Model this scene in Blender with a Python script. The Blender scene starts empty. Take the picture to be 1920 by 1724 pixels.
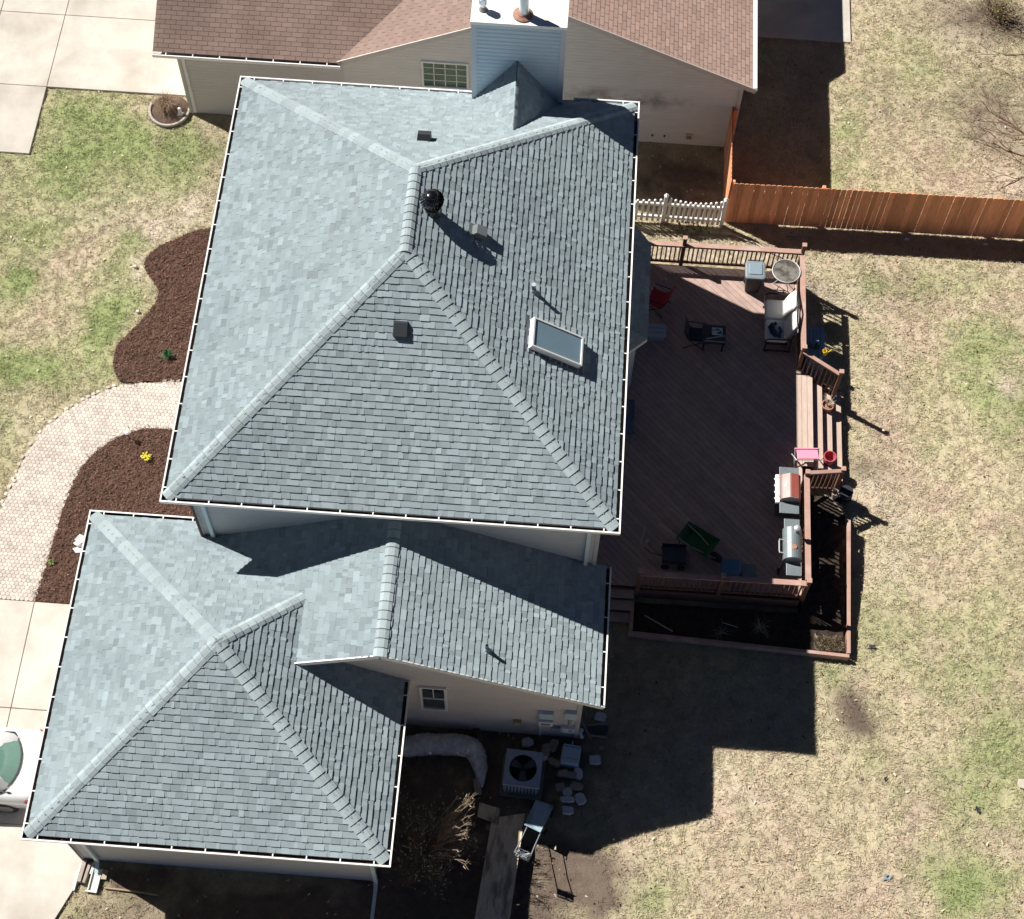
import bpy, math, random
import numpy as np
from mathutils import Vector, Matrix
R = math.radians
rnd = random.Random(7)
scene = bpy.context.scene

# ------------------------------------------------------------------ camera
cam_d = bpy.data.cameras.new('camera'); cam = bpy.data.objects.new('camera', cam_d)
scene.collection.objects.link(cam); scene.camera = cam
cam_d.sensor_fit = 'HORIZONTAL'; cam_d.sensor_width = 36.0; cam_d.lens = 3089.505/1920*36
cam_d.clip_start = 0.5; cam_d.clip_end = 3000
_m = Matrix(((0.99737977, -0.06905248, 0.02157189), (0.0711789, 0.88338945, -0.4632026), (0.01292891, 0.46352437, 0.88598984))).to_4x4()
_m.translation = (8.39537, -15.19455, 37.92129)
cam.matrix_world = _m

# ------------------------------------------------------------------ sky, sun, exposure
SUN = Vector((-0.8554, 0.4230, 1.0)).normalized()
SKY, SUNE = 0.05, 5.0
world = bpy.data.worlds.new('World'); scene.world = world; world.use_nodes = True
nt = world.node_tree; bg = nt.nodes['Background']
sky = nt.nodes.new('ShaderNodeTexSky'); sky.sky_type = 'NISHITA'; sky.sun_disc = False
sky.sun_elevation = math.asin(SUN.z); sky.sun_rotation = math.atan2(SUN.x, SUN.y)
sky.air_density = 0.3; sky.dust_density = 0.0; sky.ozone_density = 2.0; sky.altitude = 2500
nt.links.new(sky.outputs[0], bg.inputs[0]); bg.inputs[1].default_value = SKY
sun_d = bpy.data.lights.new('sun', 'SUN'); sun_d.energy = SUNE; sun_d.angle = R(0.5); sun_d.color = (1.0, 0.955, 0.89)
sun_o = bpy.data.objects.new('sun', sun_d); scene.collection.objects.link(sun_o)
sun_o.rotation_euler = SUN.to_track_quat('Z', 'Y').to_euler(); sun_o.location = (-20, 12, 30)
scene.view_settings.view_transform = 'Standard'; scene.view_settings.look = 'None'
scene.view_settings.exposure = 0.52; scene.view_settings.gamma = 1.0

# ------------------------------------------------------------------ materials
MATS = {}
def mat(name, col, rough=0.8, var=0.12, scale=3.0, tint=0.0, bump=0.0, bscale=40.0, metal=0.0, spec=0.3, col2=None, c2scale=1.5, c2lo=0.5, c2hi=0.65, stretch=None, coat=0.0):
    if name in MATS: return MATS[name]
    m = bpy.data.materials.new(name); m.use_nodes = True; MATS[name] = m
    n, l = m.node_tree.nodes, m.node_tree.links; b = n['Principled BSDF']
    b.inputs['Roughness'].default_value = rough; b.inputs['Metallic'].default_value = metal
    b.inputs['Specular IOR Level'].default_value = spec
    if name.endswith('shingle'): b.inputs['Diffuse Roughness'].default_value = 1.0
    if coat: b.inputs['Coat Weight'].default_value = coat; b.inputs['Coat Roughness'].default_value = 0.05
    tc = n.new('ShaderNodeTexCoord'); vec = tc.outputs['Object']
    if stretch:
        mp = n.new('ShaderNodeMapping'); mp.inputs['Scale'].default_value = stretch; l.new(vec, mp.inputs[0]); vec = mp.outputs[0]
    c = n.new('ShaderNodeRGB'); c.outputs[0].default_value = (*col, 1); out = c.outputs[0]
    if col2:
        nz = n.new('ShaderNodeTexNoise'); nz.inputs['Scale'].default_value = c2scale; nz.inputs['Detail'].default_value = 6; l.new(vec, nz.inputs[0])
        mr = n.new('ShaderNodeMapRange'); mr.inputs[1].default_value = c2lo; mr.inputs[2].default_value = c2hi; l.new(nz.outputs[0], mr.inputs[0])
        mx = n.new('ShaderNodeMixRGB'); l.new(mr.outputs[0], mx.inputs[0]); l.new(out, mx.inputs[1]); mx.inputs[2].default_value = (*col2, 1); out = mx.outputs[0]
    if var:
        nz = n.new('ShaderNodeTexNoise'); nz.inputs['Scale'].default_value = scale; nz.inputs['Detail'].default_value = 8; nz.inputs['Roughness'].default_value = 0.7; l.new(vec, nz.inputs[0])
        mr = n.new('ShaderNodeMapRange'); mr.inputs[1].default_value = 0.3; mr.inputs[2].default_value = 0.7
        mr.inputs[3].default_value = 1-var; mr.inputs[4].default_value = 1+var; l.new(nz.outputs[0], mr.inputs[0])
        hs = n.new('ShaderNodeHueSaturation'); l.new(out, hs.inputs['Color']); l.new(mr.outputs[0], hs.inputs['Value']); out = hs.outputs[0]
    if tint:
        at = n.new('ShaderNodeAttribute'); at.attribute_name = 'tint'
        mr = n.new('ShaderNodeMapRange'); mr.clamp = False; mr.inputs[3].default_value = 1-tint; mr.inputs[4].default_value = 1+tint; l.new(at.outputs['Fac'], mr.inputs[0])
        hs = n.new('ShaderNodeHueSaturation'); l.new(out, hs.inputs['Color']); l.new(mr.outputs[0], hs.inputs['Value']); out = hs.outputs[0]
    l.new(out, b.inputs['Base Color'])
    if bump:
        nz = n.new('ShaderNodeTexNoise'); nz.inputs['Scale'].default_value = bscale; nz.inputs['Detail'].default_value = 6; l.new(vec, nz.inputs[0])
        bp = n.new('ShaderNodeBump'); bp.inputs['Strength'].default_value = bump; bp.inputs['Distance'].default_value = 0.02
        l.new(nz.outputs[0], bp.inputs['Height']); l.new(bp.outputs[0], b.inputs['Normal'])
    return m
def glass(name, col, rough=0.05):
    if name in MATS: return MATS[name]
    m = mat(name, col, rough, 0.0, spec=0.8); return m
SHINGLE = mat('slate_shingle', (0.395, 0.472, 0.500), 0.9, 0.14, 60, tint=0.24, bump=0.35, bscale=150, col2=(0.345, 0.416, 0.450), c2scale=0.35, c2lo=0.45, c2hi=0.7)
CAP = mat('ridge_shingle', (0.48, 0.56, 0.58), 0.9, 0.12, 50, tint=0.12, bump=0.3, bscale=150)
BROWN2 = mat('bleached_brown_shingle', (0.54, 0.38, 0.315), 0.92, 0.10, 30, tint=0.14, bump=0.3, bscale=150)
BROWNSH = mat('brown_shingle', (0.40, 0.29, 0.245), 0.92, 0.10, 30, tint=0.12, bump=0.3, bscale=150, col2=(0.34, 0.24, 0.205), c2scale=0.6, c2lo=0.45, c2hi=0.62)
UNDER = mat('dark_underlay', (0.05, 0.04, 0.036), 0.95, 0.1)
WHITE = mat('white_metal', (0.86, 0.86, 0.85), 0.45, 0.04, 4)
WHITED = mat('white_vinyl', (0.80, 0.80, 0.79), 0.5, 0.05, 3)
DEBRIS = mat('gutter_debris', (0.045, 0.032, 0.025), 0.95, 0.4, 25, bump=0.5)
SIDING = mat('grey_siding', (0.55, 0.56, 0.57), 0.6, 0.05, 1.2, stretch=(1, 1, 3))
TINTSID = mat('roof_tinted_siding', (0.52, 0.64, 0.74), 0.6, 0.05, 1.2)  # chimney siding, with the roof's blue bounce light put into its colour
BEIGESID = mat('beige_siding', (0.70, 0.66, 0.61), 0.65, 0.06, 1.0, stretch=(1, 1, 3))
DARKTRIM = mat('dark_trim', (0.10, 0.055, 0.045), 0.6, 0.15)
CONC = mat('concrete', (0.60, 0.56, 0.50), 0.9, 0.09, 2.2, tint=.03, bump=0.2, bscale=60, col2=(0.44, 0.40, 0.345), c2scale=0.8, c2lo=0.42, c2hi=0.8)
BLACKM = mat('black_metal', (0.03, 0.032, 0.035), 0.35, 0.1, 8, metal=0.3, spec=0.5)
BLACKP = mat('black_plastic', (0.035, 0.038, 0.042), 0.55, 0.15, 6)
GALV = mat('galvanised_metal', (0.62, 0.68, 0.74), 0.35, 0.06, 5, metal=0.6)
CHASE = mat('chase_cover', (0.85, 0.85, 0.84), 0.4, 0.04, 3, col2=(0.75, 0.55, 0.45), c2scale=2.3, c2lo=0.66, c2hi=0.75)
RUST = mat('rusty_metal', (0.35, 0.19, 0.14), 0.8, 0.3, 12)
CEDAR = mat('cedar_board', (0.78, 0.345, 0.185), 0.85, 0.18, 5, tint=0.22, stretch=(4, 4, 0.6), bump=0.2)
DECKW = mat('stained_deck_wood', (0.45, 0.325, 0.285), 0.8, 0.15, 4, tint=0.09, bump=0.2, bscale=30)
REDWOOD = mat('red_brown_stain', (0.40, 0.225, 0.18), 0.75, 0.14, 6, bump=0.15)
REDDARK = mat('red_brown_paint', (0.16, 0.085, 0.065), 0.75, 0.2, 6, bump=0.15)
WEATHER = mat('weathered_plywood', (0.78, 0.63, 0.45), 0.9, 0.2, 5, stretch=(3, 1, 1), bump=0.3, col2=(0.36, 0.28, 0.20), c2scale=1.6, c2lo=0.48, c2hi=0.62)
DKGLASS = glass('dark_glass', (0.03, 0.04, 0.045))

# ------------------------------------------------------------------ mesh builder
class MB:
    def __init__(s): s.v=[]; s.f=[]; s.t=[]
    def add(s, vs, fs, t=0.5):
        o=len(s.v); s.v.extend([tuple(p) for p in vs]); s.f.extend([tuple(o+i for i in f) for f in fs])
        s.t.extend([t]*len(fs)); return s
    def box(s, c, d, rz=0, rx=0, ry=0, t=0.5):
        M = Matrix.Rotation(rz,3,'Z')@Matrix.Rotation(ry,3,'Y')@Matrix.Rotation(rx,3,'X'); c=Vector(c); a,b,h=d[0]/2,d[1]/2,d[2]/2
        vs=[c+M@Vector(p) for p in ((-a,-b,-h),(a,-b,-h),(a,b,-h),(-a,b,-h),(-a,-b,h),(a,-b,h),(a,b,h),(-a,b,h))]
        return s.add(vs,[(3,2,1,0),(4,5,6,7),(0,1,5,4),(1,2,6,5),(2,3,7,6),(3,0,4,7)],t)
    def bar(s, p0, p1, w, h, up=(0,0,1), t=0.5):
        p0,p1=Vector(p0),Vector(p1); d=(p1-p0).normalized(); up=Vector(up); x=d.cross(up)
        if x.length<1e-4: x=d.cross(Vector((1,0,0)))
        x.normalize(); y=x.cross(d); vs=[]
        for p in (p0,p1):
            for a,b in ((-1,-1),(1,-1),(1,1),(-1,1)): vs.append(p+x*a*w/2+y*b*h/2)
        return s.add(vs,[(0,1,2,3),(7,6,5,4),(0,4,5,1),(1,5,6,2),(2,6,7,3),(3,7,4,0)],t)
    def tube(s, pts, r, n=8, cap=True, t=0.5):
        pts=[Vector(p) for p in pts]; rs=r if isinstance(r,(list,tuple)) else [r]*len(pts); o=len(s.v); k=len(pts); pv=None
        for i,p in enumerate(pts):
            d=(pts[min(i+1,k-1)]-pts[max(i-1,0)]).normalized()
            x=d.cross(Vector((0,0,1))) if pv is None else pv-d*pv.dot(d)
            if x.length<1e-4: x=d.cross(Vector((1,0,0)))
            x.normalize(); pv=x; y=d.cross(x)
            for j in range(n):
                a=2*math.pi*j/n; s.v.append(tuple(p+(x*math.cos(a)+y*math.sin(a))*rs[i]))
        for i in range(k-1):
            for j in range(n):
                a=o+i*n+j; b=o+i*n+(j+1)%n; s.f.append((a,b,b+n,a+n)); s.t.append(t)
        if cap:
            s.f.append(tuple(o+j for j in range(n))[::-1]); s.f.append(tuple(o+(k-1)*n+j for j in range(n))); s.t+= [t,t]
        return s
    def lathe(s, c, prof, n=24, sx=1, sy=1, t=0.5):
        o=len(s.v); c=Vector(c)
        for r,z in prof:
            for j in range(n):
                a=2*math.pi*j/n; s.v.append((c.x+r*sx*math.cos(a), c.y+r*sy*math.sin(a), c.z+z))
        for i in range(len(prof)-1):
            for j in range(n):
                a=o+i*n+j; b=o+i*n+(j+1)%n; s.f.append((a,b,b+n,a+n)); s.t.append(t)
        if prof[-1][0]>1e-4: s.f.append(tuple(o+(len(prof)-1)*n+j for j in range(n))); s.t.append(t)
        if prof[0][0]>1e-4: s.f.append(tuple(o+j for j in range(n))[::-1]); s.t.append(t)
        return s
    def prism(s, poly, z0, z1, t=0.5):
        k=len(poly); vs=[(x,y,z0) for x,y in poly]+[(x,y,z1) for x,y in poly]
        fs=[tuple(range(k))[::-1], tuple(range(k,2*k))]+[(i,(i+1)%k,k+(i+1)%k,k+i) for i in range(k)]
        return s.add(vs,fs,t)
    def loft(s, rings, t=0.5, cap=True):
        o=len(s.v); n=len(rings[0])
        for r_ in rings: s.v.extend([tuple(p) for p in r_])
        for i in range(len(rings)-1):
            for j in range(n):
                a=o+i*n+j; b=o+i*n+(j+1)%n; s.f.append((a,b,b+n,a+n)); s.t.append(t)
        if cap: s.f.append(tuple(o+j for j in range(n))[::-1]); s.f.append(tuple(o+(len(rings)-1)*n+j for j in range(n))); s.t+=[t,t]
        return s
    def build(s, name, m, parent=None, off=None, bevel=0.0, smooth=False, **tags):
        me=bpy.data.meshes.new(name)
        if off is None: off = parent.get('_b',(0,0,0)) if parent is not None else (0,0,0)
        me.from_pydata([(x-off[0],y-off[1],z-off[2]) for x,y,z in s.v],[],s.f)
        a=me.attributes.new('tint','FLOAT','FACE'); a.data.foreach_set('value',s.t)
        me.materials.append(m)
        if smooth: me.polygons.foreach_set('use_smooth',[True]*len(me.polygons))
        ob=bpy.data.objects.new(name,me); scene.collection.objects.link(ob)
        if parent is not None: ob.parent=parent; ob['_b']=tuple(off)
        else: ob.location=off
        if bevel:
            bm=ob.modifiers.new('bevel','BEVEL'); bm.width=bevel; bm.segments=2; bm.limit_method='ANGLE'
        for k,val in tags.items(): ob[k]=val
        return ob
def thing(name, loc, label, cat, group=None, rz=0, world_build=False, kind=None):
    o=bpy.data.objects.new(name,None); scene.collection.objects.link(o); o.empty_display_size=0.3
    o.location=loc; o.rotation_euler=(0,0,rz); o['label']=label; o['category']=cat
    if group: o['group']=group
    if world_build: o['_b']=tuple(loc)
    return o
def single(mb, name, m, loc, label, cat, group=None, **k):
    o=mb.build(name,m,None,off=loc,**k); o['label']=label; o['category']=cat
    if group: o['group']=group
    return o
def struct(mb, name, m, kind='structure', **k):
    o=mb.build(name,m,None,off=(0,0,0),**k); o['kind']=kind; return o
def copy_tree(o, parent=None):
    c=o.copy(); scene.collection.objects.link(c)
    if parent is not None: c.parent=parent
    for ch in list(o.children): copy_tree(ch,c)
    return c
def clip(poly, a, b, c):        # keep a*x+b*y<=c ; points (x,y)
    out=[]; k=len(poly)
    for i in range(k):
        p,q=poly[i],poly[(i+1)%k]; dp=a*p[0]+b*p[1]-c; dq=a*q[0]+b*q[1]-c
        if dp<=0: out.append(p)
        if dp*dq<0:
            u=dp/(dp-dq); out.append((p[0]+(q[0]-p[0])*u,p[1]+(q[1]-p[1])*u))
    return out
def halfplanes(poly):           # convex ccw polygon
    hp=[]
    for i in range(len(poly)):
        (x0,y0),(x1,y1)=poly[i],poly[(i+1)%len(poly)]; a,b=(y1-y0),-(x1-x0); hp.append((a,b,a*x0+b*y0))
    return hp
def clipconv(rect, hps):
    for h in hps:
        rect=clip(rect,*h)
        if len(rect)<3: return []
    return rect

def shingles(O, u, v, poly, expo=0.148, mode='lam', seed=1, lift=0.017):
    """courses of separate tabs laid on the plane O + s*u + t*v, clipped to the convex polygon"""
    rr=random.Random(seed); O,u,v=Vector(O),Vector(u).normalized(),Vector(v).normalized(); n=u.cross(v).normalized()
    mb=MB(); hps=halfplanes(poly); s0=min(p[0] for p in poly); s1=max(p[0] for p in poly); t1=max(p[1] for p in poly)
    mb.add([O+u*p[0]+v*p[1] for p in poly],[tuple(range(len(poly)))],0.3)
    k=0; t=-0.01
    while t<t1:
        s=s0-rr.uniform(0,0.3) if mode=='lam' else s0-(0.15 if k%2 else 0.0)-0.02
        thick=False
        while s<s1:
            if mode=='lam':
                w=rr.choice((0.07,0.10,0.13,0.16,0.19,0.24))*rr.uniform(0.85,1.15); gap=0; thick=not thick if rr.random()<0.8 else thick
                h=lift+(0.008 if thick else 0.0)+rr.uniform(-0.0015,0.0015); tn=min(1,max(0,rr.gauss(0.5,0.18)-(0.07 if not thick else -0.05)))
            else:
                w=0.305; gap=0.016; h=0.011; tn=min(1,max(0,rr.gauss(0.5,0.22)))
            lo=t+(rr.uniform(-0.006,0.006) if mode=='lam' else 0); hi=t+expo+0.006
            pc=clipconv([(s,lo),(s+w-gap,lo),(s+w-gap,hi),(s,hi)],hps)
            if pc:
                def H(q): return 0.003+(h-0.003)*(1-(q[1]-t)/expo)
                top=[O+u*a+v*b+n*H((a,b)) for a,b in pc]; bot=[O+u*a+v*b-n*0.004 for a,b in pc]; m=len(pc)
                fs=[]
                for i in range(m):
                    j=(i+1)%m
                    if not (abs(pc[i][1]-hi)<1e-6 and abs(pc[j][1]-hi)<1e-6): fs.append((i,m+i,m+j,j))
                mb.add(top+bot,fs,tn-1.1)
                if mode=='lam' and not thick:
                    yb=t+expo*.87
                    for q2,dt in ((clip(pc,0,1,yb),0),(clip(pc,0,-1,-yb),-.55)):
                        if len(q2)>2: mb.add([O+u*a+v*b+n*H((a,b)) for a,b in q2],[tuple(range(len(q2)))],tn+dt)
                else: mb.add(top,[tuple(range(m))],tn)
            s+=w
        t+=expo; k+=1
    return mb
def laps(O, u, v, poly, expo=0.125, lift=0.020):
    O,u,v=Vector(O),Vector(u).normalized(),Vector(v).normalized(); n=u.cross(v).normalized(); mb=MB(); hps=halfplanes(poly)
    s0=min(p[0] for p in poly)-.01; s1=max(p[0] for p in poly)+.01; t=min(p[1] for p in poly); t1=max(p[1] for p in poly)
    while t<t1:
        pc=clipconv([(s0,t),(s1,t),(s1,t+expo),(s0,t+expo)],hps)
        if pc:
            bt=t+expo*.68
            for q2,f_ in ((clip(pc,0,1,bt),lambda b:lift*(1-.12*(b-t)/expo)),(clip(pc,0,-1,-bt),lambda b:lift*(.918*(t+expo-b)/(expo*.32)))):
                if len(q2)<3: continue
                top=[O+u*a+v*b+n*(0.002+f_(b)) for a,b in q2]; bot=[O+u*a+v*b-n*0.01 for a,b in q2]; m=len(q2)
                mb.add(top+bot,[tuple(range(m))]+[(i,m+i,m+(i+1)%m,(i+1)%m) for i in range(m)])
        t+=expo
    return mb
def caps(p0, p1, nl, nr, step=0.215, w=0.158, lift=0.019, seed=3, prof=5):
    """overlapping ridge-cap pieces from p0 (low end) to p1; nl / nr: unit vectors down either slope, square to the ridge"""
    rr=random.Random(seed); p0,p1=Vector(p0),Vector(p1); L=(p1-p0).length; d=(p1-p0)/L; nl,nr=Vector(nl).normalized(),Vector(nr).normalized()
    up=-(nl+nr); up = up.normalized() if up.length>1e-3 else Vector((0,0,1))
    if up.z<0: up=-up
    mb=MB(); k=int(L/step)+1; st=L/k
    offs=[(-1,1.0),(-1,0.45),(0,0),(1,0.45),(1,1.0)]
    for i in range(k):
        a=i*st-0.01; b=min((i+1)*st+0.03,L); j=rr.uniform(-0.004,0.004); ring=[]
        c_=a+(b-.03-a)*.86 if i<k-1 else a+(b-a)*.9
        for tt,h in ((a,lift+0.015),(c_,lift+.001),(b,lift-.006)):
            row=[]
            for sgn,f in offs:
                dd=nl if sgn<0 else nr
                q=p0+d*tt+dd*(w+j)*f+up*(h-(0.012 if f==0 else 0)+(0.012 if 0<f<1 else 0))
                row.append(q)
            ring.append(row)
        tn=min(1,max(0,rr.gauss(0.5,0.3)))
        mb.add(ring[0]+ring[1],[(x,x+1,x+6,x+5) for x in range(4)],tn)
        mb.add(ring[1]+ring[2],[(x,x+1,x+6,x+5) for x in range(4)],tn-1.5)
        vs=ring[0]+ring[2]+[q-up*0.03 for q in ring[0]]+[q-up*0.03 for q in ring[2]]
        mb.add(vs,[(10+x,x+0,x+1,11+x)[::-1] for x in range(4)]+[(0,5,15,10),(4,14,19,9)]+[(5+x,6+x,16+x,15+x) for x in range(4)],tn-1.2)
    return mb
def gutter(path, closed, zt, inward, w=0.12, h=0.11, step=0.68, seed=1):
    """open white trough along an eave: path = outer edge points (x,y); inward = +1 if the roof lies to the left of the path"""
    pts=[Vector((x,y)) for x,y in path]; k=len(pts); nrm=[]
    def nn(a,b):
        d=(b-a).normalized(); return Vector((-d.y,d.x))*inward
    offs=[]
    for i in range(k):
        a = nn(pts[i-1],pts[i]) if (i>0 or closed) else None
        b = nn(pts[i],pts[(i+1)%k]) if (i<k-1 or closed) else None
        if a is None: m=b
        elif b is None: m=a
        else: m=(a+b)/(1+a.dot(b))
        offs.append(m)
    prof=[(0.022,0,1),(0.022,-0.012,1),(0.0,0,1),]
    outer=MB(); inner=MB(); hang=[]
    P=[(0.034,-0.012),(0.034,0.0),(0.0,0.004),(-0.004,-0.03),(0.012,-h),(w,-h-0.002),(w,-h+0.006),(0.02,-h+0.008),(0.006,-0.03)]
    segs=k if closed else k-1
    rings=[[Vector((pts[i].x+offs[i].x*a,pts[i].y+offs[i].y*a,zt+b)) for a,b in P] for i in range(k)]
    n=len(P)
    for i in range(segs):
        A,B=rings[i],rings[(i+1)%k]
        outer.add(A+B,[(j,(j+1)%n,n+(j+1)%n,n+j) for j in range(n)])
        q=[(0.012,-h+0.035),(w,-h+0.035)]
        A2=[Vector((pts[i].x+offs[i].x*a,pts[i].y+offs[i].y*a,zt+b)) for a,b in q]; i2=(i+1)%k
        B2=[Vector((pts[i2].x+offs[i2].x*a,pts[i2].y+offs[i2].y*a,zt+b)) for a,b in q]
        inner.add(A2+B2,[(0,1,3,2)])
        a,b=pts[i],pts[i2]; L=(b-a).length; m=nn(a,b); d=(b-a).normalized(); c=max(1,int(L/step))
        for j in range(c):
            p=a+d*(L*(j+0.5)/c); p0=p+m*0.01; p1=p+m*(w+0.01)
            hang.append(MB().bar((p0.x,p0.y,zt+0.0),(p1.x,p1.y,zt+0.004),0.026,0.006))
    return outer, inner, hang
def build_gutter(parent, args, seed=1):
    o,i,h=gutter(*args,seed=seed)
    g=o.build('gutter',WHITE,parent); i.build('debris',DEBRIS,g); [q.build('hanger',WHITE,g) for q in h]; return g
def hip(O, a, b): return Vector(a).normalized()

# ================================================================== GROUND
def vnoise(x, y, s, seed=0):
    x=x*s+seed*17.3; y=y*s-seed*9.1; xi=np.floor(x).astype(np.int64); yi=np.floor(y).astype(np.int64); fx=x-xi; fy=y-yi
    fx=fx*fx*(3-2*fx); fy=fy*fy*(3-2*fy)
    def h(i,j):
        n=(i*374761393+j*668265263+seed*1442695041)&0x7fffffff; n=((n^(n>>13))*1274126177)&0x7fffffff; return ((n^(n>>16))&0xffff)/65535.0
    return (h(xi,yi)*(1-fx)+h(xi+1,yi)*fx)*(1-fy)+(h(xi,yi+1)*(1-fx)+h(xi+1,yi+1)*fx)*fy
def fbm(x,y,s,seed=0,o=4):
    r=0;a=1;t=0
    for i in range(o): r=r+a*vnoise(x,y,s*2**i,seed+i); t+=a; a*=0.55
    return r/t
GREEN=[(-5.8,15.0,1.2,.8,.9),(-4.3,14.2,.9,.6,.7),(-2.9,14.2,1.1,.8,.8),(-5.8,13.5,1.2,.7,.9),(-3.8,7.9,.55,1.0,1.3),(-3.6,10.4,.5,.9,.8),(-3.3,9.2,.3,.6,.5),(-6.4,8.9,.6,.7,1.0),(-5.9,6.4,1.4,.6,.9),(-6.2,10.6,1,.8,.4),(-6.4,12.4,1.1,.8,.5),(-2.5,13.3,1.0,.8,.55),(-5,12,1,1,.3),
 (16.6,16.3,.6,1.3,.75),(18.7,18.9,.8,.7,.5),(17.6,18,1,.7,.5),(20.1,9.2,1,.9,.7),(19.6,8.2,.7,.8,.5),(20.4,7.0,.8,.9,.8),(19.3,-3.6,1,1.2,.6),(19,-5.6,1,.8,.9),(18.2,-5.6,.8,.7,.5),(19.8,-2.0,.8,.9,.55),(19.1,0,1,1.4,.35),(17.3,10.9,1.1,.4,.35),(15.7,-.6,.5,.6,.4),(17.2,-3,1.6,1.4,.25),(20.4,2.5,.8,1.5,.35),(11.5,-6.4,.8,.4,.5),(17.2,.8,1,1,.25),(18.5,11.3,2,.5,.3),(16,14.5,.6,1,.5)]
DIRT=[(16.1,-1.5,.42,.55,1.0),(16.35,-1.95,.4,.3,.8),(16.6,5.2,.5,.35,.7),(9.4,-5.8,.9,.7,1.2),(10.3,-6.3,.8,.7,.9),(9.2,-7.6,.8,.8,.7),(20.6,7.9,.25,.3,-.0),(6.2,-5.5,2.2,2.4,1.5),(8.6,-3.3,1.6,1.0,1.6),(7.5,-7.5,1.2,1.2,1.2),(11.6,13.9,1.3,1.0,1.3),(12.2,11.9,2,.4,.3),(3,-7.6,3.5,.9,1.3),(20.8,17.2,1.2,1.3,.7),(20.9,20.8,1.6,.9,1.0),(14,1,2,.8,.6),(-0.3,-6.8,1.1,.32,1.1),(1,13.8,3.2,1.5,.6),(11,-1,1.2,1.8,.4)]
PALE=[(21.1,14.4,.8,.5,1.0),(-2.1,11.9,.6,.5,.7),(-2.9,11.1,.6,.35,.7),(16.7,4.6,.5,.4,.9),(17.6,3.7,.6,.5,.5),(15.6,10.7,.8,.35,.7),(16.6,10.2,.8,.4,.5),(17.2,2.4,.9,.7,.45),(20.2,20.2,.8,.7,.5),(-3.2,9.8,.25,.5,.7),(20.55,7.9,.3,.4,1.1),(12.5,11.5,2.5,.35,.9),(-3.6,11.6,1.6,.7,.35),(-5,4.6,.6,.7,.5),(13,-3.8,1.6,1,.3),(20.6,-3,.3,.3,1),(16.4,12.5,4,.3,.2)]
def blobs(x,y,L):
    r=0
    for cx,cy,sx,sy,a in L: r=r+a*np.exp(-(((x-cx)/sx)**2+((y-cy)/sy)**2))
    return r
def ground_color(x,y):
    g=np.clip(blobs(x,y,GREEN)*(0.35+1.2*fbm(x,y,1.1,3))+0.05+0.8*(fbm(x,y,0.35,5)-0.5)+0.7*(fbm(x,y,1.6,15)-0.5)+0.5*(fbm(x,y,6,16,3)-0.5)+.15*(x<0),0,1)
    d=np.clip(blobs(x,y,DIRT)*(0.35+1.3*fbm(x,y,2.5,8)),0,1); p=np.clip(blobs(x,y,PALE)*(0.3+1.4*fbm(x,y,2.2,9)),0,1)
    r2=np.clip((fbm(x,y,0.9,21)-0.42)*3,0,1)[:,None]
    straw=np.array((.50,.435,.295))*(1-r2)+np.array((.49,.395,.295))*r2
    c=straw*(1-g[:,None])+np.array((.285,.33,.145))*g[:,None]
    c=c*(1-p[:,None]*.8)+np.array((.62,.53,.43))*p[:,None]*.8
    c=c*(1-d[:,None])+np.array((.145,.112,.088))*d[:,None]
    return c*(0.82+0.36*fbm(x,y,5,11))[:,None]
def axis(lo,hi,st,far): 
    a=list(np.arange(lo,hi+1e-6,st)); return np.array([-far,-far/3,lo-30,lo-8,lo-2]+a+[hi+2,hi+8,hi+30,far/3,far])
xs=axis(-10.5,23.5,0.08,900); ys=axis(-9,24.5,0.08,900)
X,Y=np.meshgrid(xs,ys); X=X.ravel(); Y=Y.ravel(); nx,ny=len(xs),len(ys)
Z=(fbm(X,Y,2.0,2)-0.5)*0.05+(fbm(X,Y,9,4,3)-0.5)*0.035; far=(X<-11)|(X>24)|(Y<-9.5)|(Y>25); Z[far]=0; Z-=0.03
def drop(x,y): return -0.30*np.exp(-np.clip((6.2-x)/1.0,0,9)**2-np.clip((x-9.4)/1.2,0,9)**2-np.clip((y+5.6)/.9,0,9)**2-np.clip((-12-y)/1.2,0,9)**2)*(x>3) -0.26*np.exp(-np.clip((15.6-x)/.5,0,9)**2-np.clip((x-18.2)/1.6,0,9)**2-np.clip((2.4-y)/1.2,0,9)**2-np.clip((y-10)/1.0,0,9)**2)*(x>14)
Z+=drop(X,Y)
me=bpy.data.meshes.new('lawn'); me.vertices.add(nx*ny); me.vertices.foreach_set('co',np.stack([X,Y,Z],1).ravel())
I,J=np.meshgrid(np.arange(nx-1),np.arange(ny-1)); a=(J*nx+I).ravel(); q=np.stack([a,a+1,a+1+nx,a+nx],1).astype(np.int32)
me.loops.add(q.size); me.loops.foreach_set('vertex_index',q.ravel()); me.polygons.add(len(q)); me.polygons.foreach_set('loop_start',np.arange(0,q.size,4)); me.update(); me.validate()
ca=me.color_attributes.new('soilcol','FLOAT_COLOR','POINT'); ca.data.foreach_set('color',np.concatenate([ground_color(X,Y),np.ones((nx*ny,1))],1).ravel())
me.polygons.foreach_set('use_smooth',[True]*len(me.polygons))
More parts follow.
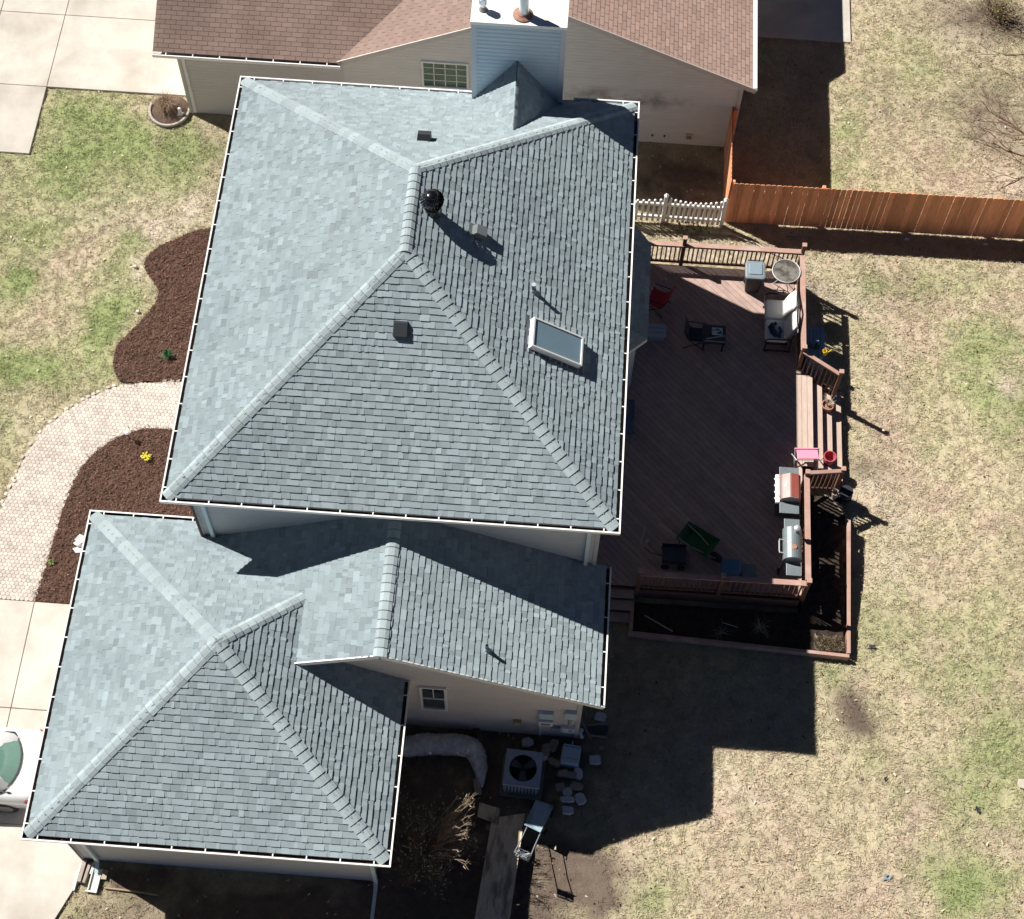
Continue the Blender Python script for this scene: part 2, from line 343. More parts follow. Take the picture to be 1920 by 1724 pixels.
def attr_mat(name, attr, var, scale, bump, bscale, rough=0.95, dist=0.03):
    m=bpy.data.materials.new(name); m.use_nodes=True; n,l=m.node_tree.nodes,m.node_tree.links; b=n['Principled BSDF']
    b.inputs['Roughness'].default_value=rough; b.inputs['Specular IOR Level'].default_value=0.1
    at=n.new('ShaderNodeAttribute'); at.attribute_name=attr; tc=n.new('ShaderNodeTexCoord')
    nz=n.new('ShaderNodeTexNoise'); nz.inputs['Scale'].default_value=scale; nz.inputs['Detail'].default_value=10; nz.inputs['Roughness'].default_value=0.75; nz.inputs['Distortion'].default_value=1.2; l.new(tc.outputs['Object'],nz.inputs[0])
    mr=n.new('ShaderNodeMapRange'); mr.inputs[1].default_value=0.32; mr.inputs[2].default_value=0.68; mr.inputs[3].default_value=1-var; mr.inputs[4].default_value=1+var; l.new(nz.outputs[0],mr.inputs[0])
    hs=n.new('ShaderNodeHueSaturation'); l.new(at.outputs['Color'],hs.inputs['Color']); l.new(mr.outputs[0],hs.inputs['Value']); l.new(hs.outputs[0],b.inputs['Base Color'])
    if bump:
        n2=n.new('ShaderNodeTexNoise'); n2.inputs['Scale'].default_value=bscale; n2.inputs['Detail'].default_value=8; n2.inputs['Distortion'].default_value=0.8; l.new(tc.outputs['Object'],n2.inputs[0])
        bp=n.new('ShaderNodeBump'); bp.inputs['Strength'].default_value=bump; bp.inputs['Distance'].default_value=dist; l.new(n2.outputs[0],bp.inputs['Height']); l.new(bp.outputs[0],b.inputs['Normal'])
    return m
me.materials.append(attr_mat('lawn_soil','soilcol',0.20,9,0.8,18))
lawn=bpy.data.objects.new('lawn',me); scene.collection.objects.link(lawn); lawn['kind']='structure'

def inpoly(x,y,poly):
    r=np.zeros(len(x),bool); k=len(poly)
    for i in range(k):
        (x0,y0),(x1,y1)=poly[i],poly[(i+1)%k]
        c=((y0>y)!=(y1>y))&(x<(x1-x0)*(y-y0)/((y1-y0) or 1e-9)+x0); r^=c
    return r
def smoothpoly(p, n=6):        # open Catmull-Rom
    out=[]
    for i in range(len(p)-1):
        p0=p[max(i-1,0)]; p1=p[i]; p2=p[i+1]; p3=p[min(i+2,len(p)-1)]
        for j in range(n):
            t=j/n; out.append(tuple(0.5*((2*p1[k])+(-p0[k]+p2[k])*t+(2*p0[k]-5*p1[k]+4*p2[k]-p3[k])*t*t+(-p0[k]+3*p1[k]-3*p2[k]+p3[k])*t**3) for k in (0,1)))
    out.append(tuple(p[-1])); return out
# --- beds, path
BED1=smoothpoly([(.6,11.4),(-1.46,11.25),(-2.29,10.85),(-2.86,10.42),(-3.08,9.97),(-2.92,9.6),(-2.55,9.1),(-2.6,8.57),(-2.98,7.85),(-3.36,7.23),(-3.32,6.6),(-2.97,6.12),(-2.2,6.2),(-1.46,6.28),(.6,6.3)])
PATHIN=smoothpoly([(.6,4.85),(-1.51,4.82),(-2.33,4.72),(-3.02,4.3),(-3.57,3.55),(-3.80,2.53),(-3.92,1.02),(-4.02,-.25)])
PATHOUT=smoothpoly([(.6,6.26),(-1.46,6.24),(-2.94,6.04),(-3.72,5.62),(-4.45,4.98),(-5.03,3.99),(-5.28,2.72),(-5.57,1.34),(-5.62,-.25)])
BED2=PATHIN+[(-3.1,-.25),(-1.6,-.25),(-1.6,.7),(.6,.7)]
PATH=PATHOUT+PATHIN[::-1]
def heightfield(name, poly, st, zf, m, extra=None):
    x0=min(p[0] for p in poly); x1=max(p[0] for p in poly); y0=min(p[1] for p in poly); y1=max(p[1] for p in poly)
    gx=np.arange(x0,x1+st,st); gy=np.arange(y0,y1+st,st); A,B=np.meshgrid(gx,gy); a_,b_=A.ravel(),B.ravel(); ins=inpoly(a_,b_,poly)
    n=len(gx); Zs=zf(a_,b_); Zs=np.where(ins,Zs,-0.06); keep=ins.reshape(A.shape); V=list(zip(a_.tolist(),b_.tolist(),Zs.tolist())); mb=MB(); mb.v=V
    kk=(keep[:-1,:-1]|keep[1:,:-1]|keep[:-1,1:]|keep[1:,1:])
    for j,i in zip(*np.nonzero(kk)): p=int(j*n+i); mb.f.append((p,p+1,p+1+n,p+n)); mb.t.append(rnd.random())
    return struct(mb,name,m,smooth=False)
MULCH=mat('brown_mulch',(0.098,0.055,0.041),0.95,0.35,9,tint=0.30,bump=0.8,bscale=45)
mz=lambda x,y: 0.045+(fbm(x,y,4,31)-0.5)*0.05+(fbm(x,y,18,32,3)-0.5)*0.07
heightfield('mulch_bed',BED1,0.035,mz,MULCH); heightfield('mulch_bed',BED2,0.035,mz,MULCH)
def scatter_chips(name, poly, dens, L, W, z, cols, seed, lie=0.5, exclude=None, curl=0.0, cf=None, light=0):
    r=np.random.RandomState(seed); x0=min(p[0] for p in poly); x1=max(p[0] for p in poly); y0=min(p[1] for p in poly); y1=max(p[1] for p in poly)
    N=int((x1-x0)*(y1-y0)*dens); x=r.uniform(x0,x1,N); y=r.uniform(y0,y1,N); k=inpoly(x,y,poly)
    for e in (exclude or []): k&=~inpoly(x,y,e)
    if cf is not None: k&=cf(x,y,r)
    x,y=x[k],y[k]; N=len(x); a=r.uniform(0,2*np.pi,N); l=r.uniform(L[0],L[1],N)/2; w=r.uniform(W[0],W[1],N)/2; el=r.uniform(0,lie,N); roll=r.uniform(-.6,.6,N)
    zz=z(x,y) if callable(z) else np.full(N,z)
    d=np.stack([np.cos(a)*np.cos(el),np.sin(a)*np.cos(el),np.sin(el)],1); s_=np.stack([-np.sin(a)*np.cos(roll),np.cos(a)*np.cos(roll),np.sin(roll)],1)
    c=np.stack([x,y,zz+l*np.sin(el)+0.008],1); D=d*l[:,None]; S=s_*w[:,None]
    V=np.stack([c-D-S,c-D+S,c+D+S*.4,c+D-S*.4],1).reshape(-1,3)
    m=bpy.data.meshes.new(name); m.vertices.add(len(V)); m.vertices.foreach_set('co',V.ravel()); m.loops.add(4*N); m.loops.foreach_set('vertex_index',np.arange(4*N,dtype=np.int32))
    m.polygons.add(N); m.polygons.foreach_set('loop_start',np.arange(0,4*N,4)); m.update()
    C=cols(x,y,r); ca=m.color_attributes.new('soilcol','FLOAT_COLOR','CORNER'); C4=np.concatenate([C,np.ones((N,1))],1); ca.data.foreach_set('color',np.repeat(C4,4,axis=0).ravel())
    m.materials.append(MATS.get('blade') or MATS.setdefault('blade',attr_mat('blade_material','soilcol',0.0,5,0,1,0.85)))
    o=bpy.data.objects.new(name,m); scene.collection.objects.link(o); o['kind']='stuff'; return o
mc=lambda x,y,r: np.array((.122,.068,.050))*r.uniform(0.35,2.1,len(x))[:,None]+(r.rand(len(x))>0.985)[:,None]*np.array((.25,.2,.15))
o=scatter_chips('mulch_chips',BED1,900,(.03,.09),(.008,.022),mz,mc,4,0.6); o['label']='shredded brown mulch chips covering the wavy bed beside the lawn'; o['category']='mulch'
o=scatter_chips('mulch_chips',BED2,900,(.03,.09),(.008,.022),mz,mc,5,0.6); o['label']='shredded brown mulch chips covering the bed inside the curved path'; o['category']='mulch'
def near_edge(x,y,r):
    dm=np.full(len(x),9.)
    for P_ in (BED1,BED2):
        for i in range(len(P_)-1):
            ax,ay=P_[i]; bx,by=P_[i+1]; l2=(bx-ax)**2+(by-ay)**2+1e-9; tt=np.clip(((x-ax)*(bx-ax)+(y-ay)*(by-ay))/l2,0,1); dm=np.minimum(dm,np.hypot(x-ax-tt*(bx-ax),y-ay-tt*(by-ay)))
    return r.rand(len(x))<np.exp(-dm/.05)
o=scatter_chips('spilled_mulch',[(-6,-.2),(.5,-.2),(.5,11.6),(-6,11.6)],420,(.03,.08),(.008,.02),.035,mc,6,.4,[BED1,BED2],cf=near_edge); o['label']='loose mulch chips spilled over the bed edges onto path and grass'; o['category']='mulch'
# --- paver path: separate hexagonal pavers
PAV=mat('pale_cream_paver',(0.60,0.535,0.475),0.9,0.08,8,tint=0.16,bump=0.2,bscale=60,col2=(.52,.455,.40),c2scale=.9,c2lo=.45,c2hi=.7)
struct(MB().add([(x,y,0.012) for x,y in PATH],[tuple(range(len(PATH)))]),'path_bedding',mat('jointing_sand',(0.40,0.33,0.27),0.95,0.2,12))
mb=MB(); pw=0.112; rw=0; yy=-0.2
while yy<6.4:
    xx=-5.8+(pw/2 if rw%2 else 0)
    while xx<0.7:
        if inpoly(np.array([xx]),np.array([yy]),PATH)[0]:
            n=6; rj=0.0585; z=0.03+rnd.uniform(-.0025,.0025)
            top=[(xx+rj*math.cos(R(60*i+30)),yy+rj*math.sin(R(60*i+30)),z) for i in range(n)]
            bot=[(xx+(rj+.003)*math.cos(R(60*i+30)),yy+(rj+.003)*math.sin(R(60*i+30)),z-.018) for i in range(n)]
            mb.add(top+bot,[tuple(range(n))]+[(i,n+i,n+(i+1)%n,(i+1)%n) for i in range(n)],rnd.random())
        xx+=pw
    yy+=pw*0.866; rw+=1
struct(mb,'garden_path',PAV)
mb=MB()
for i in range(0,len(PATHOUT)-1):
    a,b=Vector(PATHOUT[i]),Vector(PATHOUT[i+1]); n=max(1,int((b-a).length/0.14))
    for j in range(n):
        if rnd.random()<0.35: continue
        p=a+(b-a)*((j+.5)/n); d=(b-a).normalized(); q=p+Vector((-d.y,d.x))*-0.05
        mb.box((q.x,q.y,0.03),(0.10,0.08,0.035),rz=math.atan2(d.y,d.x)+rnd.uniform(-.2,.2),t=rnd.random())
struct(mb,'path_edging',PAV,bevel=0.008)
# --- concrete slabs with gaps
def slabs(name, xsplit, ysplit, z=0.035, skip=(), sh=0.0):
    mb=MB(); g=0.010
    for i in range(len(xsplit)-1):
        for j in range(len(ysplit)-1):
            if (i,j) in skip: continue
            x0,x1,y0,y1=xsplit[i]+g,xsplit[i+1]-g,ysplit[j]+g,ysplit[j+1]-g
            mb.prism([(x0,y0),(x1,y0),(x1,y1),(x0,y1)],-0.08,z,rnd.random())
    return struct(mb,name,CONC,bevel=0.006)
slabs('driveway',(-16,-13,-10,-7.0,-4.02,-1.55),(-9.4,-7.4,-5.8,-3.02,-0.26),skip={(4,0),(4,1)})
struct(MB().prism([(-4.02,-5.8),(-1.55,-5.8),(-1.62,-7.0),(-2.0,-7.9),(-2.2,-9.4),(-4.02,-9.4)],-0.08,0.035),'driveway',CONC,bevel=0.006)
slabs('neighbour_driveway',(-16,-12.5,-8.95,-7.0,-2.4),(13.39,15.85,18.62,21.4,24.2),skip={(3,0)})
slabs('patio',(13.1,16.62),(19.5,24))

cn,cl=CONC.node_tree.nodes,CONC.node_tree.links; cb=cn['Principled BSDF']; csrc=cb.inputs['Base Color'].links[0].from_socket
ctc=cn.new('ShaderNodeTexCoord'); cmp_=cn.new('ShaderNodeMapping'); cmp_.inputs['Scale'].default_value=(.12,1.3,1); cl.new(ctc.outputs['Object'],cmp_.inputs[0])
cz=cn.new('ShaderNodeTexNoise'); cz.inputs['Scale'].default_value=1.1; cz.inputs['Detail'].default_value=5; cl.new(cmp_.outputs[0],cz.inputs[0])
cm=cn.new('ShaderNodeMapRange'); cm.inputs[1].default_value=.52; cm.inputs[2].default_value=.72; cm.inputs[4].default_value=.18; cl.new(cz.outputs[0],cm.inputs[0])
c2=cn.new('ShaderNodeTexVoronoi'); c2.feature='DISTANCE_TO_EDGE'; c2.inputs['Scale'].default_value=.22; cl.new(ctc.outputs['Object'],c2.inputs[0])
c3=cn.new('ShaderNodeMapRange'); c3.inputs[1].default_value=.0; c3.inputs[2].default_value=.0035; c3.inputs[3].default_value=.0; c3.inputs[4].default_value=0; cl.new(c2.outputs['Distance'],c3.inputs[0])
cx_=cn.new('ShaderNodeMath'); cx_.operation='MAXIMUM'; cl.new(cm.outputs[0],cx_.inputs[0]); cl.new(c3.outputs[0],cx_.inputs[1])
cq=cn.new('ShaderNodeMixRGB'); cl.new(cx_.outputs[0],cq.inputs[0]); cl.new(csrc,cq.inputs[1]); cq.inputs[2].default_value=(.27,.235,.20,1); cl.new(cq.outputs[0],cb.inputs['Base Color'])
# --- grass blades
VIS=[(-9.3,-9),(21.8,-9),(23.2,24),(-10.2,24)]
EXC=[[(-1.7,-6.6),(5.3,-6.6),(5.3,1),(-1.7,1)],[(.6,.4),(9.6,.4),(9.6,11.8),(.6,11.8)],[(5,-2.7),(9.5,-2.7),(9.5,.6),(5,.6)],BED1,BED2,PATH,[(-16,-9.4),(-2.1,-9.4),(-1.9,-7.6),(-1.55,-5.8),(-1.55,-.26),(-16,-.26)],
 [(-16,13.39),(-7,13.39),(-7,24.2),(-16,24.2)],[(-7.1,15.85),(-2.4,15.85),(-2.4,24.2),(-7.1,24.2)],[(-2.7,15.4),(13.1,15.4),(13.1,24),(-2.7,24)],[(13.1,19.5),(16.62,19.5),(16.62,24),(13.1,24)],[(9.6,.9),(15,.9),(15,10.4),(9.6,10.4)],[(10.7,-.05),(16,-.2),(16.1,3.5),(10.7,.9)]]
def blade_col(x,y,r):
    c=ground_color(x,y); return np.clip(c*r.uniform(0.72,1.32,len(x))[:,None]*(1+0.06*r.randn(len(x),3)),0.01,0.75)
def not_dirt(x,y,r):
    d=blobs(x,y,DIRT); cl=fbm(x,y,7,41,3); return (r.rand(len(x))>d*0.8)&(r.rand(len(x))<np.clip((cl-0.3)*3.2,0.12,1))
zl=lambda x,y:(fbm(x,y,2.0,2)-0.5)*0.05+(fbm(x,y,9,4,3)-0.5)*0.035-0.03+drop(x,y)
o=scatter_chips('grass',VIS,1150,(.05,.12),(.008,.018),zl,blade_col,9,0.8,EXC,cf=not_dirt); o['label']='patchy dormant straw and green grass covering the yards'; o['category']='grass'
def leaf_col(x,y,r):
    b=r.rand(len(x))[:,None]; return np.where(b<.5,np.array((.62,.54,.42)),np.where(b<.8,np.array((.30,.17,.10)),np.array((.12,.09,.06))))*r.uniform(.7,1.2,len(x))[:,None]
o=scatter_chips('fallen_leaves',VIS,3.2,(.04,.09),(.03,.05),0.0,leaf_col,19,0.3,EXC); o['label']='small dry fallen leaves scattered over the lawn'; o['category']='leaves'

# ================================================================== MAIN HOUSE
HB=(5.0,6.0,0.0)
H=thing('house',HB,'large house with blue-grey hip roofs, attached garage and chimney, in the middle of the photo','house',world_build=True)
P,He,g=0.635,6.088,0.12
GX0,GX1,GY0,GY1=0.144,10.051,-0.151,11.62
k=math.sqrt(1+P*P)
def slope(parent,name,a,b,ridge,mode='lam',m=None,seed=1,expo=.148,**kw):
    """a,b = eave ends (left,right looking up the slope), ridge = list of upper points from right to left (3d)"""
    a,b=Vector(a),Vector(b); u=(b-a).normalized(); c=Vector(ridge[0])-a; v=(c-u*c.dot(u)).normalized()
    poly=[(0,0),((b-a).length,0)]+[((Vector(r_)-a).dot(u),(Vector(r_)-a).dot(v)) for r_ in ridge]
    return shingles(a,u,v,poly,expo,mode,seed,**kw).build(name,m or SHINGLE,parent)
def down(n): n=Vector(n).normalized(); return n
x0,x1,y0,y1=GX0+g,GX1-g,GY0+g,GY1-g; hz=He+P*(x1-x0)/2; xm=(x0+x1)/2; W=GX1;L=GY1
PS=(y0+(x1-x0)/2-0.138); PN=y1-(x1-x0)/2+0.138
A,B,C_,D=(x0,y0,He),(x1,y0,He),(x1,y1,He),(x0,y1,He); RS=(xm,PS,hz); RN=(xm,PN,hz)
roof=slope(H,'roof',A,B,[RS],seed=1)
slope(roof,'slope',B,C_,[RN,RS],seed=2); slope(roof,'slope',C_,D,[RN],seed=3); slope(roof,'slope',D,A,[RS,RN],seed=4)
def hipcap(par,p0,p1,d1,d2,seed,**kw):
    p0,p1=Vector(p0),Vector(p1); d=(p1-p0).normalized(); out=[]
    for n in (d1,d2):        # n = slope normal ; side direction = perpendicular to ridge within slope, pointing down
        s_=Vector(n).normalized().cross(d)
        if s_.z>0: s_=-s_
        out.append(s_)
    return caps(p0,p1,out[0],out[1],seed=seed,**kw).build('ridge_cap',CAP,par)
nS,nE,nN,nW=(0,-P,1),(P,0,1),(0,P,1),(-P,0,1)
def lerp(a,b,t): return tuple(Vector(a).lerp(Vector(b),t))
hipcap(roof,A,RS,nS,nW,1); hipcap(roof,B,RS,nS,nE,2); hipcap(roof,C_,RN,nN,nE,3); hipcap(roof,D,RN,nN,nW,4)
# the level ridge : side vectors
def ridgecap(par,p0,p1,pit,seed,axis='y'):
    s1=Vector((-1,0,-pit)) if axis=='y' else Vector((0,-1,-pit)); s2=Vector((1,0,-pit)) if axis=='y' else Vector((0,1,-pit))
    return caps(p0,p1,s1,s2,seed=seed).build('ridge_cap',CAP,par)
ridgecap(roof,(xm,PS-.05,hz+.012),(xm,PN+.05,hz+.012),P,5)
build_gutter(H,([(5.93,GY1),(GX0,GY1),(GX0,GY0),(GX1,GY0),(GX1,GY1),(8.42,GY1)],False,He-0.005,+1))
# soffit and fascia
mb=MB(); cx,cy=(GX0+GX1)/2,(GY0+GY1)/2; bw_,bh_=x1-x0,y1-y0
mb.box((cx,cy,He-.17),(bw_,bh_,.02)); mb.box((cx,y0+.012,He-.09),(bw_,.02,.18)); mb.box((cx,y1-.012,He-.09),(bw_,.02,.18)); mb.box((x0+.012,cy,He-.09),(.02,bh_-.05,.178)); mb.box((x1-.012,cy,He-.09),(.02,bh_-.05,.178))
mb.build('soffit',WHITED,H)
# walls
wx0,wx1,wy0,wy1=.64,9.62,.33,11.02
def wall(parent,p,u,poly,m,name='wall',**k_): return laps(p,u,(0,0,1),poly,**k_).build(name,m,parent)
wh=He-.18
rec=lambda w,h,z=0:[(0,z),(w,z),(w,h),(0,h)]
wall(H,(wx0,wy0,0),(1,0,0),rec(wx1-wx0,wh),SIDING); wall(H,(wx1,wy0,0),(0,1,0),rec(wy1-wy0,wh),SIDING)
wall(H,(wx1,wy1,0),(-1,0,0),rec(wx1-wx0,wh),SIDING); wall(H,(wx0,wy1,0),(0,-1,0),rec(wy1-wy0,wh),SIDING)
for x,y in ((wx0,wy0),(wx1,wy0),(wx1,wy1),(wx0,wy1)): MB().box((x,y,wh/2),(.09,.09,wh-.004)).build('corner_trim',mat('corner_trim',(0.5,0.49,0.48),0.6,0.05),H)
MB().box((wx0-.03,wy0-.02,2.95),(.05,.12,5.85)).build('corner_trim',DARKTRIM,H)
def downspout(parent,pts,w=.085,d=.07,m=None):
    mb=MB()
    for a,b in zip(pts[:-1],pts[1:]): mb.bar(a,b,w,d,up=(0,1,.01))
    return mb.build('downspout',m or mat('pale_blue_downspout',(0.60,0.72,0.78),0.45,0.05),parent)
downspout(H,[(.88,-.08,He-.11),(.88,.25,He-.42),(.88,.25,3.42)]); downspout(H,[(9.44,-.08,He-.11),(9.42,.25,He-.42),(9.42,.25,3.42)]); 
# chimney chase
CH0,CH1,CY0,CY1,CT=5.97,8.11,11.25,12.0,8.98
ch=wall(H,(CH0,CY0,0),(1,0,0),rec(CH1-CH0,CT-.01,5),TINTSID,'chimney',lift=.02,expo=.13)
for p_,u_,w_ in (((CH1,CY0,0),(0,1,0),CY1-CY0),((CH1,CY1,0),(-1,0,0),CH1-CH0),((CH0,CY1,0),(0,-1,0),CY1-CY0)): wall(ch,p_,u_,rec(w_,CT-.01),TINTSID,'siding_panel',lift=.02,expo=.13)
for x,y in ((CH0,CY0),(CH1,CY0),(CH1,CY1),(CH0,CY1)): MB().box((x+(.03 if x<7 else -.03),y+(.01 if y<11.6 else -.01),CT/2),(.13,.09,CT-.03)).build('corner_trim',mat('chimney_trim',(0.55,0.60,0.66),0.6,0.05),ch)
mb=MB(); cx,cy=(CH0+CH1)/2,(CY0+CY1)/2
a_,b_=(CH1-CH0)/2+.05,(CY1-CY0)/2+.05
mb.add([(cx-a_,cy-b_,CT),(cx+a_,cy-b_,CT),(cx+a_,cy+b_,CT),(cx-a_,cy+b_,CT),(cx-.3,cy,CT+.035),(cx+.3,cy,CT+.035)],[(0,1,5,4),(1,2,5),(2,3,4,5),(3,0,4)])
for i,(p_,d_) in enumerate((((cx,cy-b_+.004,CT-.04),(2*a_,.008,.09)),((cx,cy+b_-.004,CT-.04),(2*a_,.008,.09)),((cx-a_+.004,cy,CT-.042),(.008,2*b_-.02,.086)),((cx+a_-.004,cy,CT-.042),(.008,2*b_-.02,.086)))): mb.box(p_,d_)
mb.build('chase_cover',CHASE,ch)
fl=MB().lathe((7.14,11.50,CT),[(.115,.0),(.115,.62),(.14,.63),(.14,.86),(.05,.93),(0,.93)],20).build('flue',GALV,ch,smooth=False)
MB().lathe((7.12,11.50,CT+.012),[(.24,0),(.235,.03),(.15,.07),(.13,.10)],24).build('storm_collar',RUST,fl)
fl=MB().lathe((6.19,11.58,CT),[(.065,0),(.065,.22),(.10,.23),(.10,.40),(.03,.44),(0,.44)],18).build('flue',GALV,ch)
MB().lathe((6.19,11.58,CT+.015),[(.10,0),(.095,.04),(.07,.08),(.066,.13)],20).build('storm_collar',mat('flashing_grey',(0.3,0.28,0.27),.6),fl)
# cricket: steep little saddle behind the chimney
ap=(7.03,CY0,7.72); lo=(7.08,9.24,7.54); l_=(CH0,CY0,6.25); r__=(CH1,CY0,6.22)
def tri_slope(par,a,b,c,seed,name='saddle'):      # any triangle, courses parallel to a->b
    a,b,c=Vector(a),Vector(b),Vector(c); u=(b-a).normalized(); v=(c-a)-u*(c-a).dot(u); v.normalize()
    return shingles(a,u,v,[(0,0),((b-a).length,0),((c-a).dot(u),(c-a).dot(v))],.148,'lam',seed).build(name,SHINGLE,par)
def saddle(par,ap,lo,e,flip,seed):
    ap,lo,e=Vector(ap),Vector(lo),Vector(e); u=(ap-lo).normalized() if flip else (lo-ap).normalized()
    n=u; base=e; v=((lo if flip else ap)-base); v=v-u*v.dot(u); v.normalize()
    pts=[e,ap,lo] if not flip else [e,ap,lo]
    P2=[((p-base).dot(u),(p-base).dot(v)) for p in (e,ap,lo)]
    ar=sum(P2[i][0]*P2[(i+1)%3][1]-P2[(i+1)%3][0]*P2[i][1] for i in range(3))
    if ar<0: P2=P2[::-1]
    return shingles(base,u,v,P2,.148,'lam',seed).build('saddle',SHINGLE,par)
s1=saddle(roof,ap,lo,l_,False,31); s2=saddle(roof,ap,lo,r__,True,32)
# turbine ventilator
tx,ty,tz=5.55,5.87,8.76
tb=MB().lathe((tx,ty,tz-.1),[(.30,-.02),(.28,.03),(.17,.08),(.165,.40),(.175,.42)],24).build('turbine_vent',BLACKM,H,smooth=False)
mb=MB(); n=22
for i in range(n):
    a=2*math.pi*i/n; pts=[]
    for j in range(7):
        f=j/6; ph=R(-60+125*f); rr_=.265*math.cos(ph); z=tz+.55+.20*math.sin(ph); aa=a+f*.75; pts.append((rr_,z,aa))
    rings=[]
    vs=[];fs=[]
    for rr_,z,aa in pts:
        for dd,ro in ((0,0.0),(.19,-.028)): vs.append((tx+(rr_+ro)*math.cos(aa+dd),ty+(rr_+ro)*math.sin(aa+dd),z))
    for j in range(6): fs.append((2*j,2*j+1,2*j+3,2*j+2))
    mb.add(vs,fs)
vn=mb.build('vane_dome',mat('black_chrome',(0.10,0.10,0.11),0.18,0.05,metal=0.95,spec=.6),tb)
MB().lathe((tx,ty,tz+.55+.165),[(.14,0),(.135,.02),(.08,.045),(.0,.055)],20).build('cap',MATS['black_chrome'],vn,smooth=True)
MB().lathe((tx,ty,tz+.3),[(.175,0),(.205,.06),(.14,.12),(.10,.35)],20).build('collar',BLACKM,tb)
GP=mat('grey_pipe',(0.10,0.12,0.135),0.5,.1)
# box vents
def boxvent(x,y,z,rot,pit,m,hgt=.13,wd=.30,ln=.32):
    b=H['_b']; M=Matrix.Rotation(rot,3,'Z')@Matrix.Rotation(-math.atan(pit),3,'X'); c=Vector((x,y,z)); mb=MB()   # local -y is downslope
    w=wd/2; l2=ln/2
    vs=[(-w,-l2,.03),(w,-l2,.03),(w,l2,0),(-w,l2,0),(-w*.94,-l2,hgt+.05),(w*.94,-l2,hgt+.05),(w*.9,l2*.75,hgt*.75),(-w*.9,l2*.75,hgt*.75)]
    mb.add([c+M.inverted().transposed()@Vector(v) for v in vs],[(0,1,5,4),(1,2,6,5),(2,3,7,6),(3,0,4,7),(4,5,6,7)])
    mb.add([c+M@Vector(v) for v in ((-w-.06,-l2+.02,.016),(w+.06,-l2+.02,.016),(w+.06,l2+.08,.016),(-w-.06,l2+.08,.016))],[(0,1,2,3)])
    return mb.build('roof_vent',m,H,bevel=.006)
VENT=mat('charcoal_vent',(0.035,0.04,0.045),0.5,.1); VENTG=mat('grey_vent',(0.09,0.10,0.115),0.5,.1)
def pitchM(x,y,z,d,rest): pass
def boxvent2(x,y,z,dn,m,hgt=.15,wd=.30,ln=.32):   # dn: horizontal unit vector pointing downslope
    dn=Vector(dn); v=Vector((-dn.x,-dn.y,P)).normalized(); u=v.cross(Vector((0,0,1))); u.normalize(); n=u.cross(v).normalized(); 
    if n.z<0: n=-n
    c=Vector((x,y,z)); w=wd/2; l2=ln/2; mb=MB()
    q=lambda a,b,h: c+u*a+v*b+n*h
    mb.add([q(-w,-l2,.03),q(w,-l2,.03),q(w,l2,.0),q(-w,l2,.0),q(-w*.94,-l2,hgt),q(w*.94,-l2,hgt),q(w*.9,l2*.7,hgt*.95),q(-w*.9,l2*.7,hgt*.95)],[(0,1,5,4),(1,2,6,5),(2,3,7,6),(3,0,4,7),(4,5,6,7)])
    o_=mb.build('roof_vent',m,H,bevel=.008)
    MB().add([q(-w-.05,-l2+.03,.02),q(w+.05,-l2+.03,.02),q(w+.05,l2+.08,.02),q(-w-.05,l2+.08,.02)],[(0,1,2,3)]).build('flange',m,o_); return o_
boxvent2(6.52,5.82,8.27,(1,0),mat('silver_grey_vent',(.17,.19,.20),.4,.1),.17,.27,.30); boxvent2(5.10,8.36,8.10,(0,1),VENT,.22,.32,.26); boxvent2(5.10,3.30,8.19,(0,-1),VENT,.17,.33,.36)
def pipe(x,y,z,r_,h,m): 
    o_=MB().lathe((x,y,z-.1),[(r_,0),(r_,h+.1),(r_*.7,h+.1),(r_*.7,h-.05),(0,h-.05)],16).build('vent_pipe',m,H)
    MB().lathe((x,y,z-.12),[(.14,.0),(.13,.10),(r_+.02,.18),(r_+.012,.26)],18).build('pipe_boot',SHINGLE,o_)
pipe(7.83,4.95,7.40,.045,.32,GP); MB().lathe((7.83,4.95,7.70),[(.036,.0),(.052,.0),(.052,.025),(.036,.025)],14).build('pipe_cap',mat('grey_cap',(.45,.47,.5),.5,.05),H)
# skylight
sn=Vector((P,0,1)).normalized(); sv=Vector((-1,0,P)).normalized(); su=Vector((0,1,0)); sc=Vector((8.36,3.84,He+P*(x1-8.36)))
def sq(a,b,h): return sc+su*a+sv*b+sn*h
hw,hl=.37,.66
mb=MB()
for a0,a1,b0,b1 in ((-hw,hw,-hl,-hl+.04),(-hw,hw,hl-.04,hl),(-hw,-hw+.035,-hl+.04,hl-.04),(hw-.035,hw,-hl+.04,hl-.04)):
    mb.add([sq(a0,b0,-.02),sq(a1,b0,-.02),sq(a1,b1,-.02),sq(a0,b1,-.02),sq(a0,b0,.17),sq(a1,b0,.17),sq(a1,b1,.17),sq(a0,b1,.17)],[(4,5,6,7),(0,1,5,4),(1,2,6,5),(2,3,7,6),(3,0,4,7)])
sk=mb.build('skylight',WHITE,H)
mb=MB(); mb.add([sq(-hw+.035,-hl+.04,.145),sq(hw-.035,-hl+.04,.145),sq(hw-.035,hl-.04,.145),sq(-hw+.035,hl-.04,.145)],[(0,1,2,3)]); mb.build('pane',mat('skylight_glass',(0.20,0.30,0.36),0.12,0.1,1.2,spec=.7),sk)
mb=MB(); mb.add([sq(-hw-.09,-hl-.12,.018),sq(hw+.09,-hl-.12,.018),sq(hw+.09,hl+.1,.018),sq(-hw-.09,hl+.1,.018)],[(0,1,2,3)]); mb.build('flashing',VENTG,sk)

